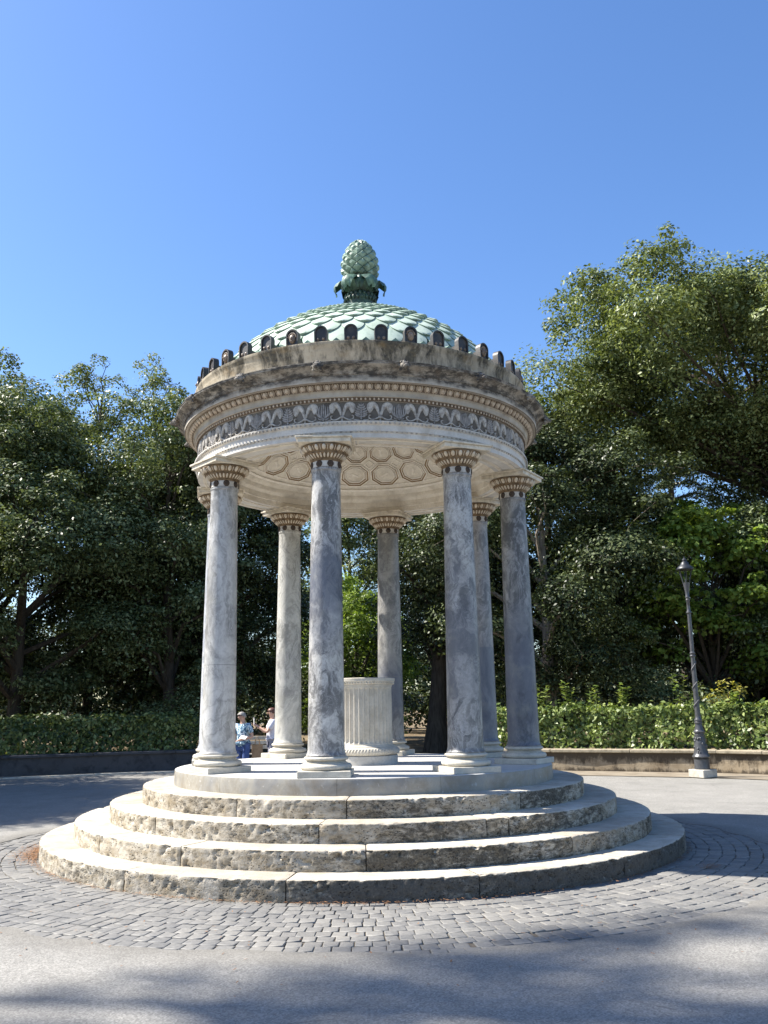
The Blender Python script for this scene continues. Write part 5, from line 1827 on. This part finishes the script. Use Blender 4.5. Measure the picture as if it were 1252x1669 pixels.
    for j in range(nv):
        for i in range(nu): F.append((j * nu + i, j * nu + (i + 1) % nu, (j + 1) * nu + (i + 1) % nu, (j + 1) * nu + i))
    m.add(V, F); m.build('hair', hair, root, 180)
    f = MB()
    f.ell((hx * k, (hy - .098) * k, (hz - .005) * k), (.013 * k, .022 * k, .024 * k), 6, 4)
    for s_ in (-1, 1): f.ell((s_ * .086 * k + hx * k, hy * k, hz * k), (.012 * k, .022 * k, .032 * k), 6, 4)
    f.build('nose_and_ears', M['skin'], root, 180)
    e = MB()
    for s_ in (-1, 1): e.ell((hx * k + s_ * .032 * k, (hy - .084) * k, (hz + .022) * k), (.014 * k, .008 * k, .008 * k), 6, 3)
    e.ell((hx * k, (hy - .084) * k, (hz - .048) * k), (.024 * k, .008 * k, .006 * k), 6, 3)
    e.build('eyes_and_mouth', M['hair_brown'], root, 180)
    return root, k
woman, kw = person((-2.64, 8.0, 0), R(-28), 1.56, dict(le=(.255, .03, 1.12, .042), lw=(.10, -.20, 1.06, .028), re=(-.25, .03, 1.10, .042), rw=(-.275, -.05, .87, .028), hd=(-.02, -.05, 1.57, .084), hd2=(-.02, -.04, 1.635, .072)),
       'older person in blue patterned shirt and jeans holding a white paper', M['shirt'], M['jeans'], M['hair_grey'])
m = MB(); m.bbox((0, 0, 0), (.075, .004, .055), .002)
o = m.build('paper_sheet', M['paper'], None, None, (-2.60, 7.75, 1.02), (R(-55), R(8), R(-20)))
tag(o, 'white sheet of paper in the hand of the person in blue', 'paper')
m = MB(); m.add([(-.11, -.055, 0), (.11, -.055, 0), (.11, .055, 0), (-.11, .055, 0), (-.115, -.06, .30), (.115, -.06, .30), (.115, .06, .30), (-.115, .06, .30)],
                [(3, 2, 1, 0), (0, 1, 5, 4), (1, 2, 6, 5), (2, 3, 7, 6), (3, 0, 4, 7)])
bag = tag(empty('paper_bag', (-2.34, 8.12, .55), R(12)), 'brown paper bag hanging beside the person in blue', 'bag')
m.build('bag_body', M['kraft'], bag)
for s_ in (-1, 1):
    h = MB(); h.tube([(-.05, s_ * .058, .29), (-.045, s_ * .05, .40), (0, s_ * .02, .47), (.045, s_ * .05, .40), (.05, s_ * .058, .29)], .006, 5); h.build('handle', M['kraft'], bag)
reader, kr = person((-2.12, 9.2, 0), R(-80), 1.63, dict(le=(.19, -.14, 1.13, .040), lw=(.06, -.34, 1.26, .027), re=(-.19, -.16, 1.13, .040), rw=(-.06, -.36, 1.27, .027)),
       'person in white top and grey shorts holding up a phone, half hidden by a column', M['white_cloth'], M['shorts'], M['hair_brown'], shorts=True)
m = MB(); m.bbox((0, 0, 0), (.042, .005, .085), .003)
tag(m.build('phone', M['paper'], None, 30, (-2.54, 9.11, 1.33), (0, R(-32), R(-80))), 'pale phone held up by the person in white', 'phone')

# ------------------------------------------------------------------ bench in the shade behind them
bn = tag(empty('park_bench', (-2.55, 12.6, 0), R(6)), 'grey slatted park bench in the shade behind the two people', 'bench')
for z, y in ((.44, -.16), (.44, -.05), (.44, .06), (.60, .19), (.72, .22), (.84, .25)):
    m = MB(); m.bbox((0, y, z), (.75, .045 if z < .5 else .014, .014 if z < .5 else .045), .005); m.build('slat', M['benchwood'], bn, 30)
for s_ in (-1, 1):
    m = MB(); m.tube([(s_ * .6, -.18, 0), (s_ * .6, -.17, .42), (s_ * .6, .12, .42), (s_ * .6, .27, .88)], .022, 6); m.tube([(s_ * .6, .12, .42), (s_ * .6, .2, 0)], .022, 6)
    m.build('leg', M['iron'], bn, 60)
